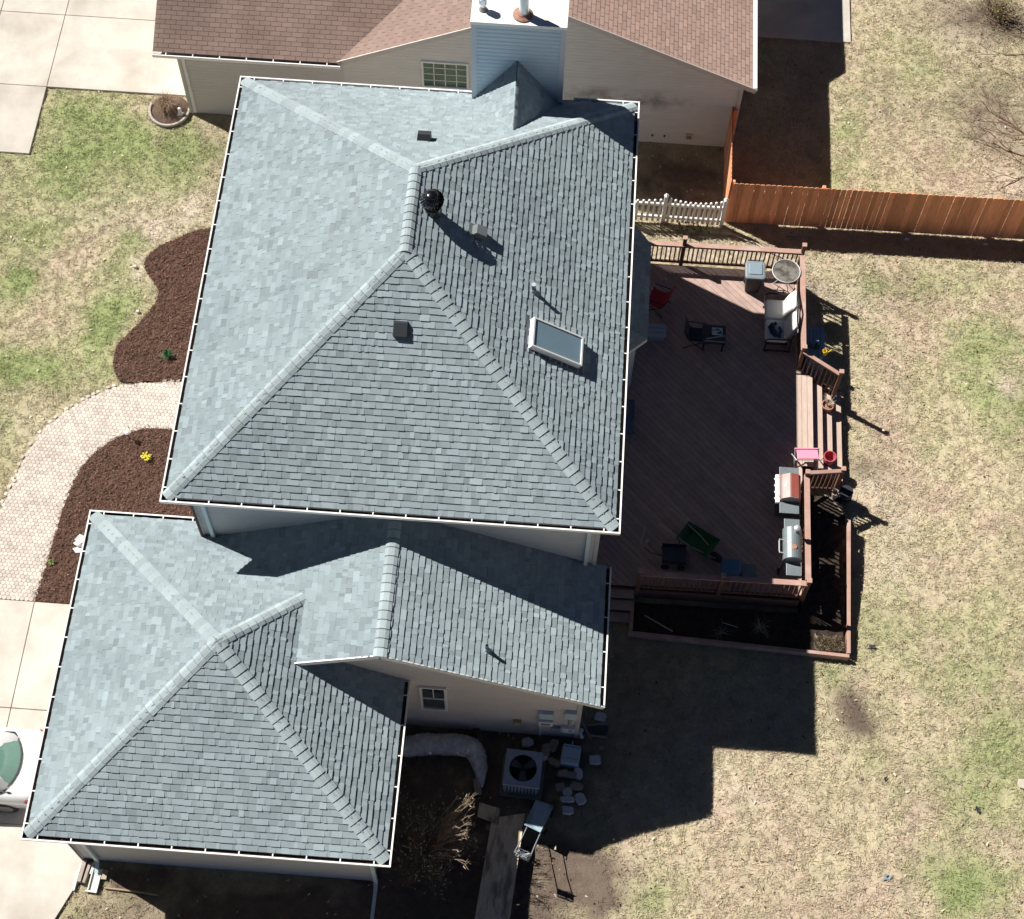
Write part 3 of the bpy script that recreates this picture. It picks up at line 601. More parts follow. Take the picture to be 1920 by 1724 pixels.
# bay on the east side
BZ=3.08
def hipface(par,a,b,r_,seed): return slope(par,'roof',a,b,r_,seed=seed)
b0,b1,b2,b3=(9.66,5.72,BZ),(10.66,6.66,BZ),(10.66,9.49,BZ),(10.29,9.98,BZ); b4=(9.66,10.34,BZ); ww=9.66
ri0,ri1=(ww,6.9,BZ+.55),(ww,9.3,BZ+.55)
bay=slope(H,'bay_roof',b1,b2,[ri1,ri0],seed=41)
tri_slope(bay,b0,b1,ri0,42,'slope'); tri_slope(bay,b2,b3,ri1,43,'slope'); tri_slope(bay,b3,b4,ri1,44,'slope')
mb=MB(); bp=[(9.6,5.95),(10.42,6.75),(10.42,9.35),(10.1,9.78),(9.6,10.1)]; mb.prism(bp,0,BZ-.12); mb.build('bay_wall',SIDING,H)
mb=MB(); bp=[(9.63,5.71),(10.66,6.65),(10.66,9.50),(10.29,10.0),(9.63,10.36)]; mb.prism(bp,BZ-.12,BZ-.012); mb.build('fascia',WHITED,bay)

# ---- garage roof (pyramid)
gx,gy,gw,gz=-2.184,-6.89,7.873,3.18; gd_=7.773; P=0.609; nS,nE,nN,nW=(0,-P,1),(P,0,1),(0,P,1),(-P,0,1)
a_,b_,c_,d_=(gx+g,gy+g,gz),(gx+gw-g,gy+g,gz),(gx+gw-g,gy+gd_-g,gz),(gx+g,gy+gd_-g,gz); apx=(gx+gw/2,gy+gd_/2,gz+P*(gw/2-g))
gr=slope(H,'roof',a_,b_,[apx],seed=11); slope(gr,'slope',b_,c_,[apx],seed=12); slope(gr,'slope',c_,d_,[apx],seed=13); slope(gr,'slope',d_,a_,[apx],seed=14)
hipcap(gr,a_,apx,nS,nW,11); hipcap(gr,b_,apx,nS,nE,12); hipcap(gr,d_,apx,nN,nW,13)
cut=(3.30,-1.50); t_=(b_[0]-cut[0])/(b_[0]-apx[0]); hipcap(gr,lerp(c_,apx,t_),apx,nN,nE,14)
build_gutter(H,([(.60,gy+gd_),(gx,gy+gd_),(gx,gy),(gx+gw,gy),(gx+gw,-2.74)],False,gz-.005,+1))
mb=MB(); mb.box((gx+gw/2,gy+gd_/2-.0,gz-.17),(gw-2*g,gd_-2*g,.02)); mb.box((gx+gw/2,gy+g+.012,gz-.09),(gw-2*g,.02,.18)); mb.box((gx+g+.012,gy+gd_/2,gz-.09),(.02,gd_-2*g-.05,.178)); mb.box((gx+gw-g-.012,gy+gd_/2,gz-.09),(.02,gd_-2*g-.05,.178)); mb.build('soffit',WHITED,H)
gwl=gz-.18
wall(H,(-1.60,-6.45,0),(1,0,0),rec(6.7,gwl),SIDING); wall(H,(5.1,-6.45,0),(0,1,0),rec(3.76,gwl),SIDING); wall(H,(-1.6,.5,0),(0,-1,0),rec(7.02,gwl),SIDING); wall(H,(.6,.5,0),(-1,0,0),rec(2.2,gwl),SIDING)
for x,y in ((-1.6,-6.45),(5.1,-6.45),(-1.6,.5)): MB().box((x,y,gwl/2),(.09,.09,gwl-.004)).build('corner_trim',MATS['corner_trim'],H)
gd=MB().box((-1.63,-3.0,1.1),(.05,4.9,2.2)).build('garage_door',WHITED,H)
downspout(H,[(-1.35,gy+.06,gz-.1),(-1.22,-6.54,gz-.5),(-1.22,-6.53,.25),(-1.22,-6.78,.12)])
downspout(H,[(5.42,gy+.06,gz-.1),(5.16,-6.53,gz-.5),(5.16,-6.53,.14),(5.16,-6.75,.09),(5.14,-8.6,.07)])
# ---- rear wing with gable
wp=.453; wE,wS,wN=9.91,-3.05,.33; wrx=5.17; gz=3.25; wrz=gz+wp*(wE-wrx); wW=2*wrx-wE
wr=slope(H,'roof',(wE,wS,gz),(wE,wN,gz),[(wrx,wN,wrz),(wrx,wS,wrz)],seed=21)
lowz=wrz-wp*(wrx-.75); slope(wr,'slope',(.75,wN,lowz),(.75,wS,lowz),[(wrx,wS,wrz),(wrx,wN,wrz)],seed=22)
ridgecap(wr,(wrx,wS,wrz+.012),(wrx,wN,wrz+.012),wp,23)
# rake boards and soffit
mb=MB(); mb.bar((wE+.1,wS+.015,gz-.11),(wrx,wS+.015,wrz-.06),.03,.14,up=(0,0,1)); mb.bar((wrx,wS+.015,wrz-.06),(3.3,wS+.015,wrz-wp*(wrx-3.35)-.06),.03,.14,up=(0,0,1))
mb.build('rake_board',WHITED,wr)
mb=MB(); mb.add([(wE,wS+.03,gz-.13),(wrx,wS+.03,wrz-.13),(wrx,-2.70,wrz-.13),(wE,-2.70,gz-.13)],[(0,1,2,3)]); mb.build('soffit',WHITED,wr)
build_gutter(H,([(10.03,-3.01),(10.03,.33)],False,gz-.005,+1))
wall(H,(4.0,-2.70,0),(1,0,0),[(0,0),(5.55,0),(5.55,gz-.10+wp*.35),(1.17,wrz-.14),(0,wrz-.14-wp*1.17)],mat('warm_grey_siding',(0.66,0.61,0.58),0.6,0.05,1.2,stretch=(1,1,3)))
wall(H,(9.55,-2.70,0),(0,1,0),rec(3.1,gz-.1),SIDING)
MB().box((9.52,-2.70,1.57),(.11,.09,3.12)).build('corner_trim',MATS['corner_trim'],H)
pipe(7.37,-2.36,gz+wp*(wE-7.37)-.02,.04,.30,GP)
# window in the gable wall
def window(parent,x0,x1,z0,z1,y,cols,rows,m=WHITED,split=None,pane=None,fw=.055):
    mb=MB(); 
    for c,d in (((x0+x1)/2,z0,x1-x0+fw,fw),((x0+x1)/2,z1,x1-x0+fw,fw)) and [((x0+x1)/2,z0,x1-x0+fw,fw),((x0+x1)/2,z1,x1-x0+fw,fw)] if False else []: pass
    for zc in (z0,z1): mb.box(((x0+x1)/2,y-.03,zc),(x1-x0+fw,.06,fw))
    for xc in (x0,x1): mb.box((xc,y-.031,(z0+z1)/2),(fw,.058,z1-z0-fw))
    if split: mb.box(((x0+x1)/2,y-.02,split),(x1-x0-fw,.035,.04))
    f=mb.build('window',m,parent)
    MB().box(((x0+x1)/2,y-.006,(z0+z1)/2),(x1-x0,.006,z1-z0)).build('pane',pane or DKGLASS,f)
    mb=MB()
    for i in range(1,cols): mb.box((x0+(x1-x0)*i/cols,y-.014,((split or z0)+z1)/2),(.022,.010,z1-(split or z0)-fw))
    zb=split or z0
    for j in range(1,rows): mb.box(((x0+x1)/2,y-.016,zb+(z1-zb)*j/rows),(x1-x0-fw,.006,.022))
    if cols>1 or rows>1: mb.build('muntin',m,f)
    return f
window(H,5.90,6.46,1.42,2.84,-2.715,2,1,split=2.10)

# ================================================================== NEIGHBOUR HOUSE
NB=(5.,19.,0.)
N=thing('house',NB,'neighbouring beige house with brown shingle roofs at the top edge','house',world_build=True)
np_,ne=.455,2.95; nE2,nW2=13.27,1.90; nR=(nE2+nW2)/2; nz=ne+np_*(nE2-nR); nS2,nN2=14.97,23.2
nr=slope(N,'roof',(nE2,nS2,ne),(nE2,nN2,ne),[(nR,nN2,nz),(nR,nS2,nz)],mode='tab',m=BROWN2,seed=51,expo=.132)
slope(nr,'slope',(nW2,nN2,ne),(nW2,nS2,ne),[(nR,nS2,nz),(nR,nN2,nz)],mode='tab',m=mat('pinkish_brown_shingle',(.46,.335,.285),.92,.1,30,tint=.12,bump=.3,bscale=150),seed=52,expo=.132)
LW=-3.18; yr=nS2+4.3; slope(nr,'slope',(LW,nS2-.05,ne),(nW2+.12,nS2-.05,ne),[(nW2+.12+4.3,yr-.05,ne+np_*4.3),(LW,yr-.05,ne+np_*4.3)],mode='tab',m=BROWNSH,seed=53,expo=.132)
slope(nr,'slope',(nR,yr+4.3,ne),(LW,yr+4.3,ne),[(LW,yr,ne+np_*4.35),(nR,yr,ne+np_*4.35)],mode='tab',m=BROWNSH,seed=54,expo=.132)
mb=MB(); mb.bar((nE2+.1,nS2-.015,ne-.11),(nR,nS2-.015,nz-.06),.03,.16); mb.bar((nR,nS2-.015,nz-.06),(nW2,nS2-.015,ne-.06),.03,.16); mb.build('rake_board',mat('beige_trim',(0.60,0.55,0.5),.6,.05),nr)
mb=MB(); mb.add([(nE2+.1,nS2,ne-.15),(nR,nS2,nz-.15),(nR,15.36,nz-.15),(nE2+.1,15.36,ne-.15)],[(0,1,2,3)]); mb.add([(nR,nS2,nz-.15),(nW2,nS2,ne-.15),(nW2,15.36,ne-.15),(nR,15.36,nz-.15)],[(0,1,2,3)]); mb.add([(LW,nS2,ne-.15),(nW2,nS2,ne-.15),(nW2,15.36,ne-.15),(LW,15.36,ne-.15)],[(0,1,2,3)]); mb.build('soffit',MATS['beige_trim'],nr)
build_gutter(N,([(LW-.0,nS2-.17),(nW2+.1,nS2-.17)],False,ne-.01,+1))
mb=MB(); mb.box((nE2+.06,(nS2+nN2)/2,ne-.05),(.13,nN2-nS2,.12)); mb.build('gutter',WHITE,N,bevel=.015)
wall(N,(-2.62,15.30,0),(1,0,0),[(0,0),(15.66,0),(15.66,ne-.1+np_*.27),(nR+2.62,nz-.14),(nW2+2.62,ne-.14),(0,ne-.14)][:0] or rec(4.6,ne-.14),mat('grey_beige_siding',(0.62,0.58,0.54),0.65,0.05,1.0,stretch=(1,1,3)))
o_=wall(N,(1.98,15.30,0),(1,0,0),[(0,0),(11.06,0),(11.06,ne-.1+np_*.27),(nR-1.98,nz-.14),(0,ne-.14)],BEIGESID)
wall(N,(13.04,15.30,0),(0,1,0),rec(7.7,ne-.1),BEIGESID); wall(N,(-2.62,23,0),(0,-1,0),rec(7.66,ne-.1),BEIGESID); wall(N,(13.04,23.0,0),(-1,0,0),rec(15.66,ne-.1),BEIGESID)
for x_ in (-2.62,13.02): MB().box((x_,15.29,1.4),(.10,.10,2.8)).build('corner_trim',MATS['beige_trim'],N)
downspout(N,[(-2.45,nS2-.1,ne-.1),(-2.50,15.23,ne-.45),(-2.5,15.23,.1)],m=WHITED)
window(N,4.20,5.45,1.84,2.86,15.285,4,4,pane=mat('green_glass',(0.05,0.12,0.09),.12,.5,2.5,spec=.8))
# a mildew band on the siding is part of the wall's own material
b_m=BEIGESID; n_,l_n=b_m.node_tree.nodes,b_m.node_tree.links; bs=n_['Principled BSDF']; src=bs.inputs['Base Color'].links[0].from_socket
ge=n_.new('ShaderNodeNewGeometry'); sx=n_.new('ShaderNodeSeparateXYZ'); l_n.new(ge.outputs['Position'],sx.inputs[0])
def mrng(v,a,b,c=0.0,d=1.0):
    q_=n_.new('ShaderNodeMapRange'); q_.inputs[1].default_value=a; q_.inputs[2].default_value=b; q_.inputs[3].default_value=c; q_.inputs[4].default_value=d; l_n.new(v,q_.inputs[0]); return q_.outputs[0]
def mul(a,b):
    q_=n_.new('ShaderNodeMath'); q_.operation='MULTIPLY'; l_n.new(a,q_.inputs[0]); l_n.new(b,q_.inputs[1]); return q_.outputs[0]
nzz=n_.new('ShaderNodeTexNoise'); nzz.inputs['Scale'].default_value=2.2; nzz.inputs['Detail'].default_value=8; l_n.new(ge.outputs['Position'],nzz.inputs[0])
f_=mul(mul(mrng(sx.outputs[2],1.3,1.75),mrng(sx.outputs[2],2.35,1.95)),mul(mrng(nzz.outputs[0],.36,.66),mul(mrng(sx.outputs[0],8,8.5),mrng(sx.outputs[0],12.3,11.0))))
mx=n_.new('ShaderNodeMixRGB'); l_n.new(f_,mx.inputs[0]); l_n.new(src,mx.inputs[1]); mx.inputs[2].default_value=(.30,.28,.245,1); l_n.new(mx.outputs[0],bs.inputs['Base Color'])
ev=MB().box((11.80,15.24,.41),(.20,.10,.20)).build('outlet_cover',mat('cream_box',(.55,.5,.36),.5,.05),N,bevel=.01)
MB().box((11.80,15.185,.43),(.12,.01,.12)).build('lid',mat('dark_tan',(.2,.16,.1),.6,.1),ev)
for x in (10.75,11.1): MB().lathe((x,15.26,.33),[(.025,-.02),(.03,.02)],10).build('wall_cap',BLACKP,N)
# unseen roof slab added north of the frame to throw the stepped shadow
mb=MB(); mb.prism([(13.36,19.1),(13.95,19.6),(13.95,24),(13.36,24)],ne-.16,ne-.06); mb.build('shadow_roof',BROWNSH,N)

# ================================================================== DECK
DZ=0.54; DX,DY=0.05,0.24
D=thing('deck',(12.5,5.5,0),'red-brown wooden deck with diagonal boards, railings and three steps behind the main house','deck',world_build=True)
mb=MB(); dk=[(9.66,.85),(14.98,.85),(14.98,4.55),(14.74,4.55),(14.74,7.15),(14.98,7.15),(14.98,10.52),(9.66,10.52)]
r2=math.sqrt(.5); bw=.145
DECKPOLY=[(9.66,1.08),(14.76,1.08),(14.76,10.68),(9.66,10.68)]
hps=halfplanes(DECKPOLY)
i=-60
while i<140:                      # boards run from north-west to south-east
    o=i*bw; c0=(12.2+o*r2-5*0,0)
    ctr=(12.2+(o-0)*r2, 5.7+(o-0)*r2); a=(-r2,r2)
    pts=[]
    for s_,w_ in ((-12,-.068),(12,-.068),(12,.068),(-12,.068)): pts.append((ctr[0]+s_*r2+w_*r2, ctr[1]-s_*r2+w_*r2))
    pc=clipconv(pts,hps)
    if len(pc)>=3:
        ar=sum(pc[q][0]*pc[(q+1)%len(pc)][1]-pc[(q+1)%len(pc)][0]*pc[q][1] for q in range(len(pc)))
        if ar<0: pc=pc[::-1]
        mb.prism(pc,DZ-.03,DZ+rnd.uniform(-.0015,.0015),rnd.random())
    i+=1
mb.build('deck_boards',DECKW,D)
mb=MB()
for x,y,w,h in ((14.84,2.7,.135,3.6),(14.98,2.7,.12,3.6)): pass
mb.box((14.84,2.95,DZ-.02),(.14,3.6,.045)); mb.box((14.84,9.1,DZ-.02),(.14,3.2,.045))
for j,x in enumerate((14.835,14.98,15.125)): mb.box((x+.01,6.1,DZ-.02),(.137,2.70,.046),t=.4+.1*j)
mb.build('border_board',mat('bleached_deck_board',(0.56,0.44,0.37),0.8,0.12,5,tint=.1,bump=.15,stretch=(3,.6,1)),D)
mb=MB(); mb.box((14.93,2.9,DZ/2-.15),(.04,3.6,DZ+.2)); mb.box((14.93,9.1,DZ/2-.15),(.04,3.2,DZ+.2)); mb.box((12.3,1.04,DZ/2-.05),(5.2,.04,DZ-.08)); mb.box((12.3,10.72,DZ/2-.05),(5.2,.04,DZ-.08)); mb.box((15.20,6.1,DZ/2-.15),(.04,2.7,DZ+.2))
mb.build('skirt_board',REDDARK,D)
TREAD=mat('bleached_tread',(0.52,0.40,0.33),0.8,0.15,5,bump=.15,stretch=(3,.6,1))
for j,(xa,z) in enumerate(((15.22,.36),(15.50,.18),(15.78,.0))):
    t_=MB().box((xa+.135,6.0,z-.02),(.27,2.7,.04)).build('stair_tread',TREAD,D,bevel=.006)
    MB().box((xa+.02,6.0,z-.12),(.03,2.65,.16)).build('riser',REDDARK,t_)
for y in (4.62,7.38): MB().bar((15.2,y,.36),(16.0,y,-.12),.04,.25).build('stringer',REDDARK,D)
CAPW=mat('pink_brown_rail_cap',(0.46,0.29,0.235),0.7,0.12,4,bump=.1,stretch=(1,1,1),col2=(.50,.36,.31),c2scale=2)
nbal=[0]
def railing(a,b,label=None,posts=(),capw=.14,za=1.45,zb=1.45,lowa=.10,step=.122,base=DZ,post_ends=(True,True),stuff=False,ph=.16,based=None,mcap=None,split=None):
    a,b=Vector((*a,0)),Vector((*b,0)); L=(b-a).length; d=(b-a)/L; zz=lambda t:za+(zb-za)*t; g0=lambda t: base+((based if based is not None else base)-base)*t
    rl=MB()
    A=a.copy(); A.z=za-.018; B=b.copy(); B.z=zb-.018
    rl.bar(A,B,capw,.036); r_=rl.build('railing',mcap or CAPW,D,bevel=.004)
    mb=MB(); A.z-=.075; B.z-=.075; mb.bar(A,B,.04,.09); mb.build('top_rail',REDDARK,r_)
    mb=MB(); A2=a.copy(); A2.z=base+lowa; B2=b.copy(); B2.z=(based if based is not None else base)+lowa; mb.bar(A2,B2,.04,.09); mb.build('bottom_rail',REDDARK,r_)
    n=int(L/step); allb=MB()
    for i in range(1,n):
        t=i/n; p=a+d*(L*t); bm=MB().box((p.x,p.y,(zz(t)-.05+g0(t)+.05)/2),(.035,.035,zz(t)-.1-g0(t)))
        if stuff: allb.v,allb.f,allb.t=(allb.v+bm.v, allb.f+[tuple(q+len(allb.v) for q in f) for f in bm.f], allb.t+bm.t)
        else: bm.build('baluster',REDDARK,r_); nbal[0]+=1
    if stuff: allb.build('balusters',REDDARK,r_,kind='stuff')
    for t in list(posts)+([0] if post_ends[0] else [])+([1] if post_ends[1] else []):
        p=a+d*(L*t); MB().box((p.x,p.y,(zz(t)+ph)/2),(.10,.10,zz(t)+ph)).build('post',REDDARK,r_,bevel=.004)
        MB().box((p.x,p.y,zz(t)+ph+.012),(.125,.125,.03)).build('post_cap',CAPW,r_,bevel=.01)
    return r_
railing((9.75,10.72),(14.84,10.76),posts=(.375,),post_ends=(False,True),step=.120,ph=.30)
railing((14.83,10.64),(14.83,7.66),post_ends=(False,True),step=.128)
railing((14.87,4.02),(14.87,1.16),post_ends=(True,False),step=.128,stuff=True)
railing((14.87,1.07),(10.82,1.03),posts=(.51,),post_ends=(True,True),step=.128)
railing((14.83,7.62),(15.80,7.08),za=1.45,zb=1.32,post_ends=(False,True),base=.50,based=.05,ph=.14,capw=.10)
railing((14.87,4.08),(15.82,4.34),za=1.45,zb=1.20,post_ends=(False,True),base=.50,based=.05,ph=.10,capw=.10)
# steps at the south-west corner
for j,z in enumerate((.40,.26,.12)): 
    MB().box((10.28,.94-.27*j,z-.02),(.95,.26,.04)).build('stair_tread',DECKW,D,bevel=.005)

# ------------------------------------------------------------- raised bed south and east of the deck
SOIL=mat('dark_soil',(0.05,0.037,0.028),0.98,0.35,8,tint=.2,bump=.9,bscale=30)
heightfield('soil_bed',[(10.72,0.0),(15.98,-.18),(16.10,3.5),(16.0,4.15),(14.9,4.2),(14.9,.9),(10.72,.9)],.06,lambda x,y:.10+(fbm(x,y,5,61)-.5)*.12,SOIL)
TB=thing('bed_edging',(13.5,0,0),'red-brown timber edging boards around the raised planting bed below the deck railing','edging',world_build=True)
for a,b in (((10.66,-.03,.12),(16.06,-.24,.12)),((16.05,-.17,.12),(16.14,3.45,.12)),((10.72,.02,.12),(10.74,.86,.12))): MB().bar(a,b,.085,.24).build('timber',CAPW,TB,bevel=.006)
MB().bar((16.14,3.5,.10),(15.62,4.2,.14),.03,.03).build('bent_pipe',mat('grey_rod',(.3,.27,.24),.6,.1),TB)
STRAW=mat('dry_straw',(0.50,0.42,0.29),.9,.25,12,tint=.5)
def grasstuft(mb,c,n,r_,h,seed):
    q=random.Random(seed)
    for i in range(n):
        a=q.uniform(0,6.28); l=q.uniform(.4,1)*r_; p0=Vector(c)+Vector((q.gauss(0,r_*.15),q.gauss(0,r_*.15),0)); p2=p0+Vector((math.cos(a)*l,math.sin(a)*l,h*q.uniform(.3,1))); p1=(p0+p2)/2+Vector((0,0,h*.35))
        mb.tube([p0,p1,p2],[.004,.003,.0015],3,False,t=q.random())
for c,n,r_,h,lb in (((13.9,.35,.12),60,.33,.28,'dry fountain grass clump in the raised bed below the deck rail'),((12.9,.15,.12),26,.3,.18,'small dead grass clump at the edge of the raised bed'),((10.95,-.25,.0),26,.26,.12,'straggly grass tuft outside the bed timber, nearest the house')):
    mb=MB(); grasstuft(mb,c,n,r_,h,int(c[0]*10)); single(mb,'dry_grass',STRAW,c,lb,'plant')
mb=MB(); 
q=random.Random(5); V=[]
for i in range(900):
    x,y=q.uniform(15.25,15.98),q.uniform(-.13,.25)
    a=q.uniform(0,3.14); l=q.uniform(.03,.09); mb.add([(x,y,.17),(x+math.cos(a)*l,y+math.sin(a)*l,.18+q.uniform(0,.03)),(x+math.cos(a)*l+.008,y+math.sin(a)*l+.008,.18)],[(0,1,2)],q.random())
o=struct(mb,'straw_litter',STRAW,kind='stuff'); o['label']='sunlit dry straw litter in the outer corner of the raised bed'; o['category']='straw'
STONE=mat('grey_paver_stone',(0.56,0.56,0.60),.9,.15,6,tint=.25,bump=.25)
STONEB=mat('brown_paver_stone',(0.33,0.28,0.25),.9,.2,6,bump=.25)
single(MB().bar((11.05,1.02-.55,.16),(11.75,-.02+.12,.17),.03,.02),'stick',mat('bare_wood',(.55,.5,.42),.8,.1),(11.4,.2,.1),'long pale wooden stake lying across the west end of the raised bed','stick')
single(MB().bar((10.84,2.19,.57),(10.97,2.69,.59),.035,.02),'stick',MATS['bare_wood'],(10.85,2.2,.95),'short pale stick on the deck beside the south-west railing post','stick')
single(MB().bar((12.95,.42,.19),(13.35,.32,.19),.02,.015),'stick',MATS['bare_wood'],(13.1,.4,.1),'thin pale stick lying in the dark soil below the south rail','stick')

# ================================================================== FENCES
F=thing('privacy_fence',(17.,12.65,0),'tall orange-brown cedar board fence right of the white picket fence','fence',world_build=True)
def boards(a,b,h,parent,seed,lean=0):
    q=random.Random(seed); a,b=Vector((*a,0)),Vector((*b,0)); L=(b-a).length; d=(b-a)/L; n=int(L/.146); mb=MB()
    for i in range(n):
        p=a+d*((i+.5)*L/n); tp=h+q.uniform(-.008,.008); gp=q.choice((.002,.002,.003,.006,.010)); w=L/n-gp
        M=Vector((-d.y,d.x,0)); tlt=q.uniform(-.004,.004)
        prof=[(-w/2,0.03),(w/2,0.03),(w/2,tp-.03),(w/2-.03,tp),(-w/2+.03,tp),(-w/2,tp-.03)]
        vs=[p+d*(s_+tlt*z)+Vector((0,0,z))-M*.008 for s_,z in prof]+[p+d*(s_+tlt*z)+Vector((0,0,z))+M*.008 for s_,z in prof]
        mb.add(vs,[(0,1,2,3,4,5),(11,10,9,8,7,6)]+[(j,6+j,6+(j+1)%6,(j+1)%6) for j in range(6)],q.random())
    return mb.build('board_panel',CEDAR,parent)
boards((12.93,12.62),(24.5,12.72),1.80,F,1); boards((12.86,12.66),(12.86,15.28),1.80,F,2)
for z in (.4,1.4): MB().bar((12.95,12.67,z),(24.4,12.77,z),.04,.09).build('fence_rail',CEDAR,F); MB().bar((12.91,12.7,z),(12.91,15.25,z),.04,.09).build('fence_rail',CEDAR,F)
for x in (15.4,17.8,20.2,22.6): MB().box((x,12.76,.86),(.09,.09,1.72)).build('fence_post',CEDAR,F)
for x,y in ((12.93,12.72),(12.96,15.2)): MB().box((x,y,.88),(.09,.09,1.76)).build('fence_post',CEDAR,F)
PF=thing('picket_fence',(11.3,12.5,0),'low white picket fence with scalloped tops between the main house and the cedar fence','fence',world_build=True)
py0=12.50
q_=0
for x0_,x1_,n in ((10.0,11.10,7),(11.22,12.76,11)):
    for i in range(n):
        t=(i+.5)/n; x=x0_+(x1_-x0_)*t; sc_=(.04+.16*(2*t-1)**2) if x0_>11 else (.0+.12*max(0,t)**2); h=.92+sc_
        mb=MB(); mb.box((x,py0-.03,(h+.06)/2),(.072,.03,h-.06)); mb.lathe((x,py0-.03,h),[(.036,-.01),(.038,.012),(.025,.035),(0,.042)],10); mb.build('picket',WHITE,PF)
    for z in (.20,.78): MB().box(((x0_+x1_)/2,py0+.012,z),(x1_-x0_,.05,.10)).build('picket_rail',WHITE,PF)
for x,h in ((11.16,1.20),(12.80,1.18),(9.95,1.1)):
    p_=MB().box((x,py0,h/2),(.105,.105,h)).build('picket_post',WHITE,PF,bevel=.006); MB().lathe((x,py0,h),[(.075,0),(.075,.015),(.045,.035),(0,.07)],4).build('post_cap',WHITE,p_)
mb=MB(); q=random.Random(12)
for i in range(60):
    a=q.uniform(0,6.28); c=Vector((12.1+q.gauss(0,.28),12.28+q.gauss(0,.07),0.02)); l=q.uniform(.05,.12); mb.add([c,c+Vector((math.cos(a)*l,math.sin(a)*l,.05+q.random()*.06)),c+Vector((math.cos(a+.5)*l,math.sin(a+.5)*l,.03))],[(0,1,2)],q.random())
single(mb,'weed',mat('weed_green',(.09,.14,.05),.8,.3,9,tint=.4),(12.1,12.28,0),'low green weed at the foot of the picket fence','plant')
mb=MB().bar((14.62,12.30,.02),(15.36,12.36,.02),.05,.03); single(mb,'metal_strip',mat('grey_strip',(.4,.4,.42),.5,.1),(15,12.33,0),'narrow grey strip lying in the shadow of the cedar fence','scrap')
single(MB().bar((15.77,12.13,.02),(15.88,11.98,.02),.035,.02),'stick',MATS['bare_wood'],(15.8,12.05,0),'tiny pale stick in the shadow edge of the cedar fence','stick')
for i,(x,y,lb) in enumerate(((18.0,12.42,'small white scrap of paper in the cedar fence shadow, nearer the deck'),(20.2,12.42,'crumpled white scrap in the cedar fence shadow, farther from the deck'))):
    single(MB().add([(x-.08,y-.03,.03),(x+.05,y-.05,.05),(x+.09,y+.04,.02),(x-.03,y+.05,.05)],[(0,1,2,3)]),'paper_scrap',WHITE,(x,y,0),lb,'litter')
# garden hose / white cord by picket fence end
single(MB().tube([(12.95,12.35,.03),(13.3,12.12,.03),(13.6,12.0,.03),(13.75,11.98,.03),(14.1,11.72,.03),(14.5,11.55,.04),(14.8,11.4,.03)],.018,6),'hose',mat('pale_hose',(.6,.57,.52),.6,.05),(13.8,11.9,0),'thin pale hose snaking from the picket fence post towards the deck corner','hose')

# ================================================================== THINGS ON THE DECK
def rr_loop(w,h,r_,n=4):   # rounded rectangle ring
    out=[]
    for cx_,cy_,a0 in ((w/2-r_,h/2-r_,0),(-w/2+r_,h/2-r_,90),(-w/2+r_,-h/2+r_,180),(w/2-r_,-h/2+r_,270)):
        for i in range(n+1): a=R(a0+90*i/n); out.append((cx_+r_*math.cos(a),cy_+r_*math.sin(a)))
    return out
def rloft(mb,levels,cx=0,cy=0,n=4,t=.5):   # levels: (z,w,h,r[,dx,dy])
    rings=[]
    for lv in levels:
        z,w,h,r_=lv[:4]; dx,dy=(lv[4],lv[5]) if len(lv)>4 else (0,0); rings.append([(cx+dx+x,cy+dy+y,z) for x,y in rr_loop(w,h,r_,n)])
    mb.loft(rings,t); return mb
# trash can
T=thing('trash_can',(13.53+DX,9.86+DY,DZ),'black wheeled trash can with grey lid in the north railing corner of the deck','trash can')
rloft(MB(),[(.04,.36,.36,.05),(.80,.48,.46,.06)]).build('body',BLACKP,T)
l_=rloft(MB(),[(.80,.53,.56,.09),(.83,.55,.58,.09),(.86,.53,.56,.09),(.875,.46,.48,.08)]).build('lid',mat('blue_grey_plastic',(.22,.26,.29),.45,.08,5),T)
rloft(MB(),[(.876,.38,.38,.05,-.0,.02),(.895,.36,.36,.05,0,.02),(.90,.33,.33,.05,0,.02)]).build('lid_panel',mat('grey_blue_lid',(.24,.31,.36),.4,.05,5),l_)
MB().tube([(-.2,.26,.78),(-.2,.33,.82),(.2,.33,.82),(.2,.26,.78)],.015,8).build('handle',BLACKP,T)
for sx in (-.19,.19): MB().tube([(sx-.02,.2,.09),(sx+.02,.2,.09)],.09,14).build('wheel',BLACKP,T)
# round patio table with glass top
T=thing('patio_table',(14.34+DX,9.84+DY,DZ),'round glass patio table with pale rim wedged in the deck corner beside the trash can','table')
ringm=mat('pale_rim',(.62,.62,.6),.5,.08,5)
mb=MB(); n=36; pr=[(.355,.0),(.37,.025),(.385,.0),(.37,-.02)]; 
for i in range(n): 
    for r_,z in pr: mb.v.append((r_*math.cos(2*math.pi*i/n),r_*math.sin(2*math.pi*i/n),.93+z))
for i in range(n):
    for j in range(4): mb.f.append((i*4+j,i*4+(j+1)%4,((i+1)%n)*4+(j+1)%4,((i+1)%n)*4+j)); mb.t.append(.5)
mb.build('rim',ringm,T,smooth=True)
MB().lathe((0,0,.925),[(.36,-.004),(.36,.004)],36).build('table_top',mat('dirty_glass_top',(.20,.19,.17),.25,.35,6,spec=.6,col2=(.09,.08,.07),c2scale=5,c2lo=.45,c2hi=.6),T)
for i in range(4):
    a=R(45+90*i); MB().tube([(.30*math.cos(a),.30*math.sin(a),.0),(.12*math.cos(a),.12*math.sin(a),.45),(.30*math.cos(a),.30*math.sin(a),.92)],.012,6).build('leg',ringm,T)
